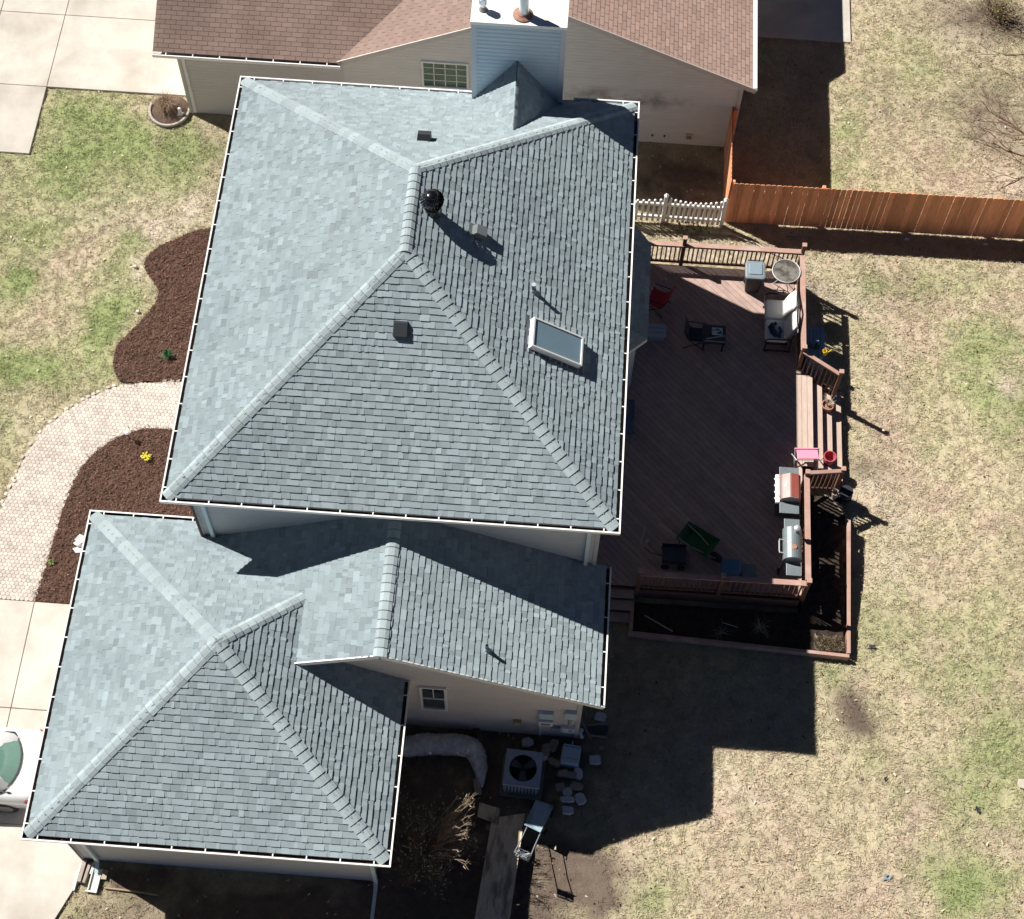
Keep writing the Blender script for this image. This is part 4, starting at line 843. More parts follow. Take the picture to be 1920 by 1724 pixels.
# loveseat glider : faces west (local -x)
LS=thing('glider_bench',(14.22+DX,8.55+DY,DZ),'white-cushioned outdoor glider bench with black frame against the deck east railing','bench')
CUSH=mat('white_cushion',(.78,.77,.74),.9,.06,6,bump=.2,bscale=12)
for i,(y0_,y1_) in enumerate(((-.62,.02),(.04,.66))):
    yc,wd=(y0_+y1_)/2,y1_-y0_
    s_=rloft(MB(),[(.36,.54,wd-.03,.07,-.08,0),(.40,.60,wd,.09,-.08,0),(.47,.60,wd,.09,-.08,0),(.50,.52,wd-.06,.08,-.08,0)],0,yc).build('seat_cushion',CUSH,LS,smooth=False)
    mb=MB(); rings=[]
    for t,(xx,zz,th,hw_) in enumerate(((.13,.46,.10,.28),(.20,.60,.17,.31),(.27,.80,.18,.32),(.34,.98,.14,.30),(.37,1.05,.05,.24))):
        rings.append([(xx+th*.5*math.cos(a),yc+hw_*(1 if abs(math.sin(a))>.99 else math.copysign(abs(math.sin(a))**.5,math.sin(a))),zz-.1*math.cos(a)*th*2) for a in [2*math.pi*j/16 for j in range(16)]])
    mb.loft(rings); mb.build('back_cushion',CUSH,LS,smooth=True)
for y in (-.70,.74):
    MB().tube([(.34,y,.95),(.28,y,.66),(-.30,y,.64),(-.37,y,.58),(-.34,y,.1),(-.30,y,.02)],.022,8).build('arm',BLACKM,LS)
    MB().tube([(-.38,y*.95,.04),(.36,y*.95,.04)],.022,8).build('base_rail',BLACKM,LS); MB().tube([(.28,y,.66),(.30,y,.04)],.018,8).build('leg',BLACKM,LS)
MB().box((-.06,.02,.33),(.58,1.36,.03)).build('seat_frame',BLACKM,LS); MB().tube([(.40,-.66,.98),(.43,.02,1.05),(.40,.72,.98)],.016,8).build('back_frame',BLACKM,LS)
mb=MB(); q=random.Random(3)
mb.tube([(13.98+DX+.14,8.42+DY,DZ+.55),(14.02+DX,8.35+DY,DZ+.56),(14.06+DX,8.18+DY,DZ+.55),(14.16+DX,8.05+DY,DZ+.55),(14.24+DX,8.0+DY,DZ+.54)],[.05,.07,.06,.05,.04],8); mb.tube([(14.02+DX,8.44+DY,DZ+.53),(13.94+DX,8.3+DY,DZ+.54),(13.99+DX,8.12+DY,DZ+.54),(14.1+DX,8.0+DY,DZ+.54)],[.02,.035,.03,.02],6); mb.tube([(14.2+DX,8.32+DY,DZ+.55),(14.25+DX,8.2+DY,DZ+.55),(14.2+DX,8.06+DY,DZ+.55)],.03,6)
single(mb,'crumpled_bag',mat('navy_cloth',(.03,.05,.12),.7,.3,9),(14.1+DX,8.25+DY,DZ+.5),'crumpled navy blue bag lying on the near seat cushion of the glider bench','bag')
# low table with tray
T=thing('side_table',(12.50+DX,8.02+DY,DZ),'low dark square patio table holding a small tray and sticks in the deck shade','table')
rloft(MB(),[(.40,.62,.58,.04),(.43,.62,.58,.04)]).build('table_top',mat('dark_table',(.08,.075,.085),.45,.15,5),T)
for sx in (-.25,.25):
    for sy in (-.23,.23): MB().box((sx,sy,.20),(.04,.04,.40)).build('leg',BLACKM,T)
T=thing('tray',(12.58+DX,8.10+DY,DZ+.43),'small white and blue patterned tray on the low dark patio table','tray')
MB().box((0,0,.01),(.26,.20,.02)).build('tray_base',mat('patterned_tray',(.55,.66,.70),.5,.1,4,col2=(.06,.16,.26),c2scale=16,c2lo=.5,c2hi=.54),T)
mb=MB()
for c,d in (((0,.10,.025),(.27,.012,.03)),((0,-.10,.025),(.27,.012,.03)),((.13,0,.024),(.012,.188,.028)),((-.13,0,.024),(.012,.188,.028))): mb.box(c,d)
mb.build('tray_rim',WHITE,T)
single(MB().bar((12.30+DX,7.86+DY,DZ+.45),(12.78+DX,7.98+DY,DZ+.455),.03,.015),'tongs',MATS['bare_wood'],(12.5+DX,7.9+DY,DZ+.44),'pair of wooden tongs across the front of the low dark patio table','tongs')
single(MB().bar((12.26+DX,7.80+DY,DZ+.446),(12.80+DX,7.78+DY,DZ+.45),.022,.014),'stick',MATS['bare_wood'],(12.5+DX,7.79+DY,DZ+.44),'straight stick along the front edge of the low dark patio table','stick')
# folding chair beside it
def folding_chair(loc,rz,label,fab,frame=BLACKM,name='folding_chair',w=.52,back=.85):
    T=thing(name,loc,label,'chair',rz=rz)
    MB().add([(-w/2,-.22,.42),(w/2,-.22,.42),(w/2,.2,.38),(-w/2,.2,.38),(-w/2,-.22,.405),(w/2,-.22,.405),(w/2,.2,.365),(-w/2,.2,.365)],[(0,1,2,3),(7,6,5,4),(0,4,5,1),(1,5,6,2),(2,6,7,3),(3,7,4,0)]).build('seat',fab,T)
    MB().add([(-w/2,.2,.42),(w/2,.2,.42),(w/2,.34,back),(-w/2,.34,back),(-w/2,.215,.41),(w/2,.215,.41),(w/2,.355,back-.005),(-w/2,.355,back-.005)],[(3,2,1,0),(4,5,6,7),(0,1,5,4),(1,2,6,5),(2,3,7,6),(3,0,4,7)]).build('backrest',fab,T)
    for sx in (-1,1):
        x=sx*(w/2+.015); MB().tube([(x,-.28,.0),(x,.22,.44),(x,.36,back+.02)],.012,6).build('frame',frame,T); MB().tube([(x,.30,.0),(x,-.22,.43)],.012,6).build('leg',frame,T); MB().tube([(x,-.2,.62),(x,.27,.62)],.014,6).build('armrest',frame,T)
    return T
folding_chair((10.98+DX,9.05+DY,DZ),R(250),'red fabric folding chair half hidden under the bay roof edge',mat('red_fabric',(.42,.03,.05),.8,.1))
folding_chair((12.05+DX,8.0+DY,DZ),R(85),'thin black folding chair in the deck shade beside the low table',BLACKP,w=.42,back=.8)
T=thing('storage_box',(11.0+DX,8.12+DY,DZ),'pale grey lidded storage box below the edge of the bay roof','box')
rloft(MB(),[(0,.40,.32,.03),(.26,.44,.36,.03)]).build('body',mat('pale_grey_plastic',(.42,.47,.52),.5,.05),T); l_=rloft(MB(),[(.26,.48,.40,.03),(.29,.48,.40,.03)]).build('lid',MATS['pale_grey_plastic'],T)
for yy_ in (-.07,.07): MB().box((0,yy_,.2905),(.40,.012,.006)).build('lid_rib',mat('rib_grey',(.15,.17,.2),.6,.05),l_)
# dark thing by the house wall : grill cart / bench
T=thing('patio_bench',(10.32+DX,5.35+DY,DZ),'narrow blue-grey metal bench against the house wall, peeking out under the east gutter','bench',rz=R(90))
MB().box((0,0,.44),(1.0,.32,.03)).build('seat',mat('blue_grey_metal',(.09,.13,.2),.5,.1),T)
for sx in (-.45,.45): MB().tube([(sx,-.15,0),(sx,-.15,.43),(sx,.15,.43),(sx,.15,0)],.014,6).build('leg',GALV,T)
single(MB().lathe((11.20,9.85,1.02),[(.035,-.05),(.05,0),(.045,.03),(.02,.05),(0,.052)],12),'solar_light',mat('pale_knob',(.5,.45,.43),.5,.05),(11.2+DX,9.85+DY,DZ),'small pale round-topped lamp standing on the deck near the bay','lamp')
# blue storage bench outside the railing with toys
T=thing('storage_cabinet',(15.28,8.35,-.15),'slate-blue plastic cabinet standing on the lawn against the outside of the deck railing','cabinet')
BLU=mat('slate_blue_plastic',(.20,.30,.42),.5,.06)
rloft(MB(),[(0,.46,1.05,.03),(.78,.46,1.05,.03)]).build('body',BLU,T)
l_=rloft(MB(),[(.78,.50,1.12,.03),(.81,.50,1.12,.03)]).build('lid',mat('slate_blue_lid',(.27,.40,.52),.45,.05),T)
for i in range(4): MB().box((-.16+.1*i,.16,.812),(.035,.6,.012)).build('lid_rib',BLU,l_)
T=thing('watering_can',(15.50,8.08,.66),'yellow plastic watering can on the slate-blue cabinet beside the deck','watering can')
YEL=mat('yellow_plastic',(.75,.55,.08),.45,.05)
MB().lathe((0,0,0),[(.07,0),(.08,.12),(.06,.16),(.05,.16),(.05,.06),(0,.06)],16).build('body',YEL,T); MB().tube([(.07,0,.05),(.15,.03,.13),(.18,.04,.17)],[.018,.014,.022],8).build('spout',YEL,T); MB().tube([(-.06,0,.15),(-.13,-.02,.12),(-.12,-.02,.05),(-.07,0,.03)],.01,6).build('handle',YEL,T)
mb=MB(); q=random.Random(8)
for i in range(26):
    a=q.uniform(0,6.28); c=Vector((15.24,8.22,.67)); l=q.uniform(.1,.26); e=c+Vector((math.cos(a)*l,math.sin(a)*l*.6,.06+q.random()*.08)); s_=Vector((-math.sin(a),math.cos(a),0))*.018; mb.add([c,(c+e)/2+s_+Vector((0,0,.03)),e,(c+e)/2-s_+Vector((0,0,.03))],[(0,1,2,3)],q.random())
single(mb,'green_netting',mat('green_leaf_plastic',(.07,.20,.10),.6,.2,tint=.5),(15.24,8.22,.66),'tangle of green plastic plant leaves on the slate-blue cabinet','decoration')
T=thing('gloves',(15.33,7.94,.66),'pale blue pair of work gloves on the near end of the slate-blue cabinet','gloves')
for j in (0,1):
    mb=MB(); ox=.13*j-.06; mb.tube([(ox-.03,-.09,.02),(ox,0,.025),(ox+.01,.05,.02)],[.035,.045,.035],8)
    for i in range(4): mb.tube([(ox-.03+.022*i,.04,.02),(ox-.04+.027*i,.12+.01*(i in(1,2)),.015)],[.013,.009],6)
    mb.tube([(ox+.03,-.02,.02),(ox+.07,.03,.015)],[.015,.01],6); mb.build('glove',mat('pale_blue_cloth',(.4,.58,.75),.7,.1),T)
# flower pots on the steps
def pot(loc,r_,h,m,label,soilm,name='flower_pot'):
    T=thing(name,loc,label,'flower pot'); MB().lathe((0,0,0),[(r_*.68,0),(r_*.93,h*.85),(r_*1.05,h*.85),(r_*1.05,h),(r_*.92,h),(r_*.84,h*.3),(0,h*.3)],28).build('pot',m,T,smooth=False)
    if soilm: MB().lathe((0,0,h*.72),[(r_*.88,0),(r_*.5,.02),(0,.03)],20).build('potting_soil',soilm,T)
    return T
TERRA=mat('terracotta',(.50,.25,.18),.75,.12,8)
T=pot((15.64,6.72,.0),.155,.36,TERRA,'terracotta flower pot with a dead plant on the deck steps by the upper stair rail',mat('potting_soil',(.28,.17,.12),.95,.4,20))
mb=MB(); q=random.Random(2)
for i in range(26):
    a=q.uniform(0,6.28); l=q.uniform(.05,.2); mb.tube([(0,0,.25),(math.cos(a)*l*.4,math.sin(a)*l*.4+.02,.40),(math.cos(a)*l,math.sin(a)*l+.06,.42+q.random()*.16)],[.006,.005,.003],4,False)
mb.build('dead_stems',mat('bleached_stem',(.62,.56,.5),.8,.1),T)
pot((15.64,5.10,.18),.155,.33,mat('pink_red_plastic',(.50,.11,.14),.5,.05),'empty dark-red plastic bucket on the deck steps by the lower stair rail',None,'bucket')
# pink tray-like camp table
T=thing('camp_chair',(14.93+DX,4.62+DY,DZ),'pink-topped folding camp stool with grey frame at the south end of the deck steps','camp stool',rz=R(4))
MB().box((0,.0,.42),(.54,.30,.03),rx=R(-12)).build('seat',mat('pink_fabric',(.78,.30,.42),.6,.05),T,bevel=.01); 
MB().box((-.02,.17,.40),(.60,.03,.06)).build('rear_bar',mat('pink_fabric',(.78,.3,.42),.6,.05),T)
for sx in (-.3,.3): MB().tube([(sx,-.2,0),(sx,.18,.42)],.016,8).build('leg',GALV,T); MB().tube([(sx,.2,0),(sx,-.18,.42)],.016,8).build('leg',GALV,T)
MB().tube([(-.36,.12,.25),(-.40,.02,.40),(-.30,-.17,.44),(.34,-.17,.44),(.42,-.05,.42)],.012,6).build('frame',mat('grey_tube',(.25,.26,.27),.4,.05,metal=.5),T)
# grills
def side_shelf(T,x0,x1,y0,y1,z,m): return MB().box(((x0+x1)/2,(y0+y1)/2,z),(x1-x0,y1-y0,.035)).build('side_shelf',m,T,bevel=.006)
GREY=mat('grey_enamel',(.21,.245,.26),.4,.1,5,metal=.2); STEEL=mat('steel',(.70,.70,.70),.35,.08,6,metal=.5)
T=thing('gas_grill',(14.38+DX,3.35+DY,DZ),'gas grill with faded red and silver hood on the deck beside the east railing','grill')
cb=rloft(MB(),[(.05,.46,.70,.02),(.80,.48,.72,.02)],.0,-.0).build('cabinet',mat('dark_steel',(.12,.12,.13),.4,.1,metal=.3),T)
HOODM=mat('red_hood',(.36,.10,.08),.4,.12,5); HOODS=mat('silver_hood',(.33,.29,.28),.5,.15,5,metal=.1,col2=(.36,.19,.16),c2scale=2.5,c2lo=.4,c2hi=.6)
hy=.34
prof=[(-.24,.84),(-.24,.93),(-.20,1.03),(-.02,1.13),(.02,1.13),(.20,1.08),(.26,1.0),(.26,.84)]
mb=MB(); mb.loft([[(x,-hy,z) for x,z in prof],[(x,hy,z) for x,z in prof]]); hd=mb.build('hood',HOODS,T,bevel=.012)
mb=MB(); pr2=[(.0,1.134),(.02,1.136),(.20,1.085),(.263,1.003),(.266,.90),(.24,.90),(.18,1.06)]; mb.loft([[(x,-hy+.03,z) for x,z in pr2],[(x,hy-.01,z) for x,z in pr2]]); mb.build('back_panel',HOODM,hd)
MB().box((-.12,-.0,1.085),(.06,.07,.012),ry=R(-28)).build('logo_plate',WHITE,hd); MB().tube([(-.25,-.26,.97),(-.30,-.26,1.0),(-.30,.26,1.0),(-.25,.26,.97)],.014,8).build('handle',STEEL,hd)
MB().box((-.29,0,.85),(.10,.78,.10)).build('control_panel',WHITE,T,bevel=.01)
for i in range(4): MB().tube([(-.34,-.27+.18*i,.86),(-.37,-.27+.18*i,.86)],.028,10).build('knob',WHITE,T)
side_shelf(T,-.24,.24,-.66,-.36,.86,GREY); side_shelf(T,-.24,.24,.36,.62,.86,GREY)
for sx in (-.2,.2):
    for sy in (-.3,.3): MB().box((sx,sy,.03),(.05,.05,.06)).build('foot',BLACKP,T)
T=thing('barrel_grill',(14.44+DX,1.82+DY,DZ),'grey barrel smoker grill with loop handle at the lower end of the deck railing','grill')
br,bl,bz=.235,.42,.88; prof=[(br*math.cos(a),bz+br*math.sin(a)) for a in [2*math.pi*i/28 for i in range(28)]]
mb=MB(); mb.loft([[(x,-bl,z) for x,z in prof],[(x,bl,z) for x,z in prof]]); ba=mb.build('barrel',GREY,T,bevel=.008)
MB().tube([(-.22,.10,.95),(-.32,.10,.97),(-.33,.05,.975),(-.33,-.20,.975),(-.32,-.25,.97),(-.22,-.25,.95)],.018,8).build('handle',STEEL,ba)
MB().lathe((0.02,-.14,bz+br-.012),[(.062,-.004),(.062,.02),(.05,.024),(0,.024)],20).build('thermometer',mat('copper_badge',(.45,.2,.12),.5,.1),ba); MB().box((-.11,.0,bz+.21),(.07,.035,.012),ry=R(-28)).build('logo_plate',WHITE,ba)
MB().lathe((.06,.28,bz+.17),[(.038,0),(.038,.22),(.075,.24),(.075,.27),(.02,.30),(0,.30)],16).build('smokestack',STEEL,ba)
side_shelf(T,-.19,.19,.45,.72,.86,GREY); side_shelf(T,-.14,.22,-.78,-.44,.82,GREY)
for sx in (-.2,.2):
    for sy in (-.36,.36): MB().tube([(sx,sy,0),(sx*.8,sy,.74)],.018,8).build('leg',BLACKM,T)
for y in (-.36,): MB().tube([(-.24,y,.08),(-.2,y,.08)],.08,14).build('wheel',BLACKP,T); MB().tube([(.2,y,.08),(.24,y,.08)],.08,14).build('wheel',BLACKP,T)
# wheelbarrow, blue chest, grey box, cart near the south railing
T=thing('wheelbarrow',(12.15+DX,2.02+DY,DZ),'green wheelbarrow with long handles parked on the shaded deck near the south railing','wheelbarrow',rz=R(148))
GRN=mat('green_enamel',(.035,.13,.05),.5,.15); mb=MB()
mb.loft([[(-.28,-.18,.22),(.22,-.18,.25),(.22,.18,.25),(-.28,.18,.22)],[(-.50,-.31,.50),(.42,-.29,.46),(.42,.29,.46),(-.50,.31,.50)]],cap=False); mb.add([(-.28,-.18,.225),(.22,-.18,.255),(.22,.18,.255),(-.28,.18,.225)],[(0,1,2,3)]); mb.build('tray',GRN,T)
for sy in (-1,1): MB().tube([(-.62,sy*.05,.2),(.0,sy*.2,.30),(.95,sy*.26,.58)],.018,8).build('handle',MATS['bare_wood'],T); MB().tube([(.2,sy*.2,.3),(.3,sy*.2,.0),(.4,sy*.2,.36)],.012,6).build('leg',BLACKM,T)
w_=MB().tube([(-.62,-.035,.17),(-.62,.035,.17)],.17,20).build('wheel',BLACKP,T)
T=thing('cooler',(13.02+DX,1.38+DY,DZ),'faded blue cooler chest with rounded lid behind the south deck railing','cooler')
CB=mat('faded_blue_plastic',(.07,.17,.30),.5,.06); rloft(MB(),[(0,.42,.34,.05),(.32,.46,.38,.06)]).build('body',CB,T); rloft(MB(),[(.32,.47,.40,.07),(.38,.47,.40,.07),(.40,.42,.35,.06)]).build('lid',mat('faded_blue_lid',(.09,.20,.32),.5,.06),T)
T=thing('plastic_tote',(13.47+DX,1.32+DY,DZ),'grey-green plastic tote between the blue cooler and the barrel grill','tote')
rloft(MB(),[(0,.28,.26,.03),(.30,.32,.32,.03)]).build('body',mat('grey_green_plastic',(.16,.20,.21),.5,.06),T); rloft(MB(),[(.30,.35,.35,.03),(.325,.35,.35,.03)]).build('lid',MATS['grey_green_plastic'],T)
T=thing('garden_cart',(11.62+DX,1.62+DY,DZ),'dark grey flat garden cart beside the wheelbarrow on the shaded deck','cart')
MB().box((0,0,.26),(.58,.46,.03)).build('bed',mat('slate_cart',(.06,.07,.09),.5,.1),T)
for sy in (-.24,.24): MB().box((0,sy,.33),(.60,.02,.12)).build('side_board',BLACKM,T)
for sx in (-.2,.2):
    for sy in (-.26,.26): MB().tube([(sx,sy-.025,.10),(sx,sy+.025,.10)],.10,14).build('wheel',BLACKP,T)
MB().tube([(-.3,0,.2),(-.55,.0,.3),(-.75,.05,.5)],.014,6).build('handle',BLACKM,T)
single(MB().lathe((10.98+DX,2.05+DY,DZ),[(.05,0),(.06,.08),(.03,.11),(.025,.16),(.0,.17)],12),'garden_figurine',mat('pale_figure',(.5,.48,.45),.6,.1),(10.98+DX,2.05+DY,DZ),'small pale figurine on the deck inside the south-west railing post','figurine')
# hose reel, tire outside stair
T=thing('hose_reel',(16.08,4.22,-.15),'black and navy coiled hose reel standing on the lawn below the steps','hose reel')
NAV=mat('navy_hose',(.035,.05,.09),.5,.15); mb=MB()
for i in range(5): mb.tube([(.15*math.cos(a)*(1-.05*(i%2)),.15*math.sin(a)*(1-.05*(i%2)),.26+.035*i) for a in [2*math.pi*j/20 for j in range(21)]],.02,6,False)
mb.build('hose',NAV,T); MB().lathe((0,0,.18),[(.19,0),(.19,.03),(.05,.03),(.05,.28),(.17,.28),(.17,.30),(0,.30)],20).build('spool',BLACKP,T); MB().lathe((0,0,0),[(.16,0),(.10,.18)],12).build('base',BLACKP,T)
pot((15.78,4.13,-.1),.09,.5,mat('pale_pot',(.5,.45,.4),.7,.1),'small pale pot on a stand between the stair post and the hose reel',MATS['potting_soil'])

# ================================================================== SIDE YARD
AC=thing('air_conditioner',(8.32,-3.80,0),'blue-grey outdoor air conditioning unit with round fan grille beside the beige gable wall','air conditioner',rz=R(-3))
ACM=mat('blue_grey_enamel',(.30,.37,.50),.45,.08,5)
rloft(MB(),[(.0,1.0,1.0,.05),(.07,1.0,1.0,.05)]).build('pad',mat('pad_concrete',(.20,.19,.18),.9,.1),AC)
body=rloft(MB(),[(.07,.80,.80,.05),(.69,.80,.80,.05)]).build('body',mat('ac_dark',(.08,.10,.13),.5,.1),AC)
mb=MB()
for i in range(10):
    f=-.36+.08*i
    mb.box((f,-.405,.38),(.035,.02,.60)); mb.box((f,.405,.38),(.035,.02,.60)); mb.box((.405,f,.38),(.02,.035,.60)); mb.box((-.405,f,.38),(.02,.035,.60))
mb.build('louvers',ACM,body)
mb=MB(); n=40; an=[2*math.pi*i/64+.001 for i in range(64)]; inn=[(.32*math.cos(a),.32*math.sin(a)) for a in an]; out=[(.43*math.cos(a)/max(abs(math.cos(a)),abs(math.sin(a))),.43*math.sin(a)/max(abs(math.cos(a)),abs(math.sin(a)))) for a in an]; k_=64
mb.add([(x,y,.75) for x,y in out]+[(x,y,.762) for x,y in inn]+[(x,y,.68) for x,y in out]+[(x,y,.68) for x,y in inn],[(i,(i+1)%k_,k_+(i+1)%k_,k_+i) for i in range(k_)]+[(i,2*k_+i,2*k_+(i+1)%k_,(i+1)%k_) for i in range(k_)]+[(k_+i,k_+(i+1)%k_,3*k_+(i+1)%k_,3*k_+i) for i in range(k_)])
mb.build('top_cover',ACM,AC)
MB().lathe((0,0,.715),[(.33,0),(0,.0)],30).build('fan_well',BLACKP,AC)
mb=MB()
for i in range(3):
    a=2*math.pi*i/3+.6; ca,sa=math.cos(a),math.sin(a); q=lambda r_,s_,z:(r_*ca-s_*sa,r_*sa+s_*ca,z); mb.add([q(.05,-.05,.73),q(.29,-.10,.72),q(.29,.10,.745),q(.05,.05,.74)],[(0,1,2,3)])
mb.build('fan_blade',mat('fan_grey',(.10,.11,.14),.4,.1),AC)
mb=MB()
for r_ in (.06,.11,.16,.21,.26): mb.tube([(r_*math.cos(2*math.pi*j/32),r_*math.sin(2*math.pi*j/32),.765) for j in range(33)],.003,4,False)
for i in range(8): a=math.pi*i/8; mb.tube([(-.29*math.cos(a),-.29*math.sin(a),.768),(.29*math.cos(a),.29*math.sin(a),.768)],.003,4,False)
mb.build('fan_grille',BLACKM,AC); MB().lathe((0,0,.765),[(.045,0),(.04,.02),(0,.025)],16).build('hub',BLACKM,AC)
# electric boxes on the gable wall (parts of the house)
MB().box((8.77,-2.76,1.60),(.34,.12,.36)).build('meter_box',mat('pale_blue_box',(.50,.62,.72),.5,.05),H,bevel=.01)
o_=MB().box((8.77,-2.79,1.24),(.34,.16,.28)).build('disconnect_box',mat('pale_box',(.66,.72,.76),.5,.05),H,bevel=.01); MB().box((8.77,-2.875,1.24),(.2,.012,.1)).build('cover_plate',mat('box_slot',(.22,.26,.32),.5,.05),o_); MB().bar((8.64,-2.76,1.10),(8.66,-2.76,.15),.06,.05).build('conduit',MATS['pale_box'],o_)
MB().box((9.33,-2.76,1.72),(.27,.12,.40)).build('meter_box',MATS['pale_blue_box'],H,bevel=.01); MB().lathe((9.33,-2.78,1.3),[(.05,-.2),(.05,.2)],12).build('conduit',GALV,H)
MB().box((9.02,-2.76,.68),(.22,.10,.22)).build('utility_box',mat('grey_box',(.24,.30,.36),.5,.05),H,bevel=.01)
o_=MB().box((9.32,-2.77,.74),(.28,.12,.26)).build('utility_box',MATS['pale_box'],H,bevel=.01); MB().box((9.37,-2.835,.78),(.10,.01,.10)).build('cover_plate',MATS['box_slot'],o_)
ev=MB().box((8.11,-2.75,.93),(.20,.10,.18)).build('vent_cover',mat('tan_vent',(.36,.30,.17),.5,.05),H,bevel=.008); MB().box((8.11,-2.805,.91),(.13,.01,.09)).build('flap',mat('cream_flap',(.6,.55,.42),.5,.05),ev)
# crumpled silver duct / wrapped roll
mb=MB(); pts=[(5.15,-3.40),(5.5,-3.34),(5.9,-3.26),(6.3,-3.22),(6.75,-3.20),(7.08,-3.26),(7.25,-3.50),(7.33,-3.78),(7.38,-4.12)]; rad=[.20,.25,.27,.26,.26,.25,.21,.15,.04]; sp=smoothpoly(pts,5); rings=[]
for i,(x,y) in enumerate(sp):
    f=i/(len(sp)-1)*(len(rad)-1); j=min(int(f),len(rad)-2); r_=rad[j]+(rad[j+1]-rad[j])*(f-j); d=Vector(sp[min(i+1,len(sp)-1)])-Vector(sp[max(i-1,0)]); d.normalize(); nx_,ny_=-d.y,d.x
    rings.append([(x+nx_*r_*math.cos(a)*q2,y+ny_*r_*math.cos(a)*q2,.04+r_*.85+r_*.85*math.sin(a)*q2) for a,q2 in [(2*math.pi*m_/18,1+rnd.uniform(-.07,.07)) for m_ in range(18)]])
mb.loft(rings); single(mb,'wrapped_roll',mat('crinkled_silver_wrap',(.58,.60,.66),.28,.35,4,metal=.25,bump=.9,bscale=7,spec=.7),(6.3,-3.3,0),'long bent roll in crinkled silver wrapping lying between the garage and the gable wall','roll')
# rocks and logs around
def rock(c,sz,seed,m=STONE,rz=0,cut=True):
    q=random.Random(seed); n=7; pr=[]; 
    base=[(sz[0]/2*(.8+.25*q.random())*math.copysign(abs(math.cos(a))**.6,math.cos(a)),sz[1]/2*(.8+.25*q.random())*math.copysign(abs(math.sin(a))**.6,math.sin(a))) for a in [2*math.pi*(i+.5)/n+q.uniform(-.15,.15) for i in range(n)]]
    return MB().loft([[(x*.95,y*.95,0) for x,y in base],[(x,y,sz[2]*.5) for x,y in base],[(x*.96,y*.96,sz[2]*.9) for x,y in base],[(x*.82,y*.82,sz[2]) for x,y in base]])
stones=[((10.09,-2.20),(.24,.33),80,STONE,'grey trapezoid paver lying just off the south-east corner of the gutter'),((10.01,-3.26),(.33,.28),0,STONE,'light grey paver lying alone on the shaded grass, farthest right of the pile'),
 ((9.62,-3.63),(.24,.32),5,STONE,'grey paver touching the brown log-shaped stone south of the white plastic crate'),((9.26,-3.66),(.34,.20),10,STONEB,'brown stone paver directly below the white plastic crate'),((9.05,-3.40),(.36,.20),-25,STONEB,'dark brown oblong paver right of the air conditioner'),
 ((9.22,-3.98),(.30,.24),15,STONEB,'brown paver with a pale edge, left end of the middle row of pavers'),((9.60,-3.95),(.34,.22),-10,STONEB,'mossy brown paver at the right end of the middle row of pavers'),((9.40,-4.10),(.26,.24),30,STONE,'dim grey paver wedged under the middle row of pavers'),
 ((9.71,-4.22),(.27,.32),25,STONE,'pale grey angled paver, upper right of the two lowest blocks'),((9.40,-4.28),(.36,.18),3,STONE,'pale brick-shaped block, just above the lowest paver'),((9.43,-4.52),(.34,.22),0,STONE,'lowest grey trapezoid paver of the pile'),
 ((9.00,-2.98),(.26,.36),-20,STONEB,'dark paver leaning between the white crate and the utility boxes'),((8.84,-3.12),(.24,.34),0,STONEB,'dark brown paver standing between the air conditioner and the white crate'),((8.38,-2.96),(.30,.26),5,STONE,'grey paver behind the air conditioner near the vent cover'),((8.78,-3.27),(.24,.24),0,STONE,'small grey block at the top right corner of the air conditioner pad'),((9.43,-3.68),(.40,.18),-5,STONEB,'brown log-shaped stone lying between two pavers below the crate')]
for i,((x,y),(w_,h_),rz_,m_,lb) in enumerate(stones):
    mb=rock((0,0,0),(w_,h_,.11),100+i); o=mb.build('paver_stone',m_,None,off=(0,0,0),bevel=.012); o.location=(x,y,.0+(.02 if i%3 else .05)); o.rotation_euler=(R(rnd.uniform(-5,5)),R(rnd.uniform(-5,5)),R(rz_)); o['label']=lb; o['category']='paver'; o['group']='loose pavers piled beside the air conditioner'
single(MB().box((0,0,0),(.10,.08,.05)),'brick_chip',mat('pale_chip',(.4,.33,.3),.8,.1),(0,0,0),'small pale brick fragment between the grass and the lone paver','brick').location=(10.15,-2.95,.03)
for j,(x,y,lb) in enumerate(((7.25,-2.98,'rotten tree log leaning against the foot of the gable wall'),(5.9,-2.95,'weathered branch log behind the silver roll, near the window'))):
    mb=MB(); mb.tube([(-.32,0,.08),(-.1,.03,.10),(.12,-.02,.09),(.33,.02,.06)],[.07,.10,.085,.05],9); o=mb.build('log',mat('rotten_bark',(.14,.10,.08),.95,.4,12,bump=.9,bscale=20),None,off=(0,0,0)); o.location=(x,y,0); o.rotation_euler=(0,0,R(-65 if j==0 else 10)); o['label']=lb; o['category']='log'
# white plastic crate (upturned)
T=thing('plastic_crate',(9.42,-3.23,0),'pale blue-white upturned plastic crate among the pavers by the utility boxes','crate',rz=R(-6))
WB=mat('pale_blue_plastic',(.42,.56,.68),.5,.06); c_=rloft(MB(),[(0,.46,.50,.03),(.28,.42,.46,.03),(.30,.40,.44,.03)]).build('body',WB,T)
MB().box((0,.17,.305),(.40,.02,.012)).build('rib',mat('blue_rib',(.18,.28,.4),.5,.05),c_); MB().box((.0,-.12,.305),(.40,.012,.012)).build('rib',MATS['blue_rib'],c_); MB().bar((.0,.22,.2),(.0,.34,.22),.03,.02).build('lug',WB,c_)
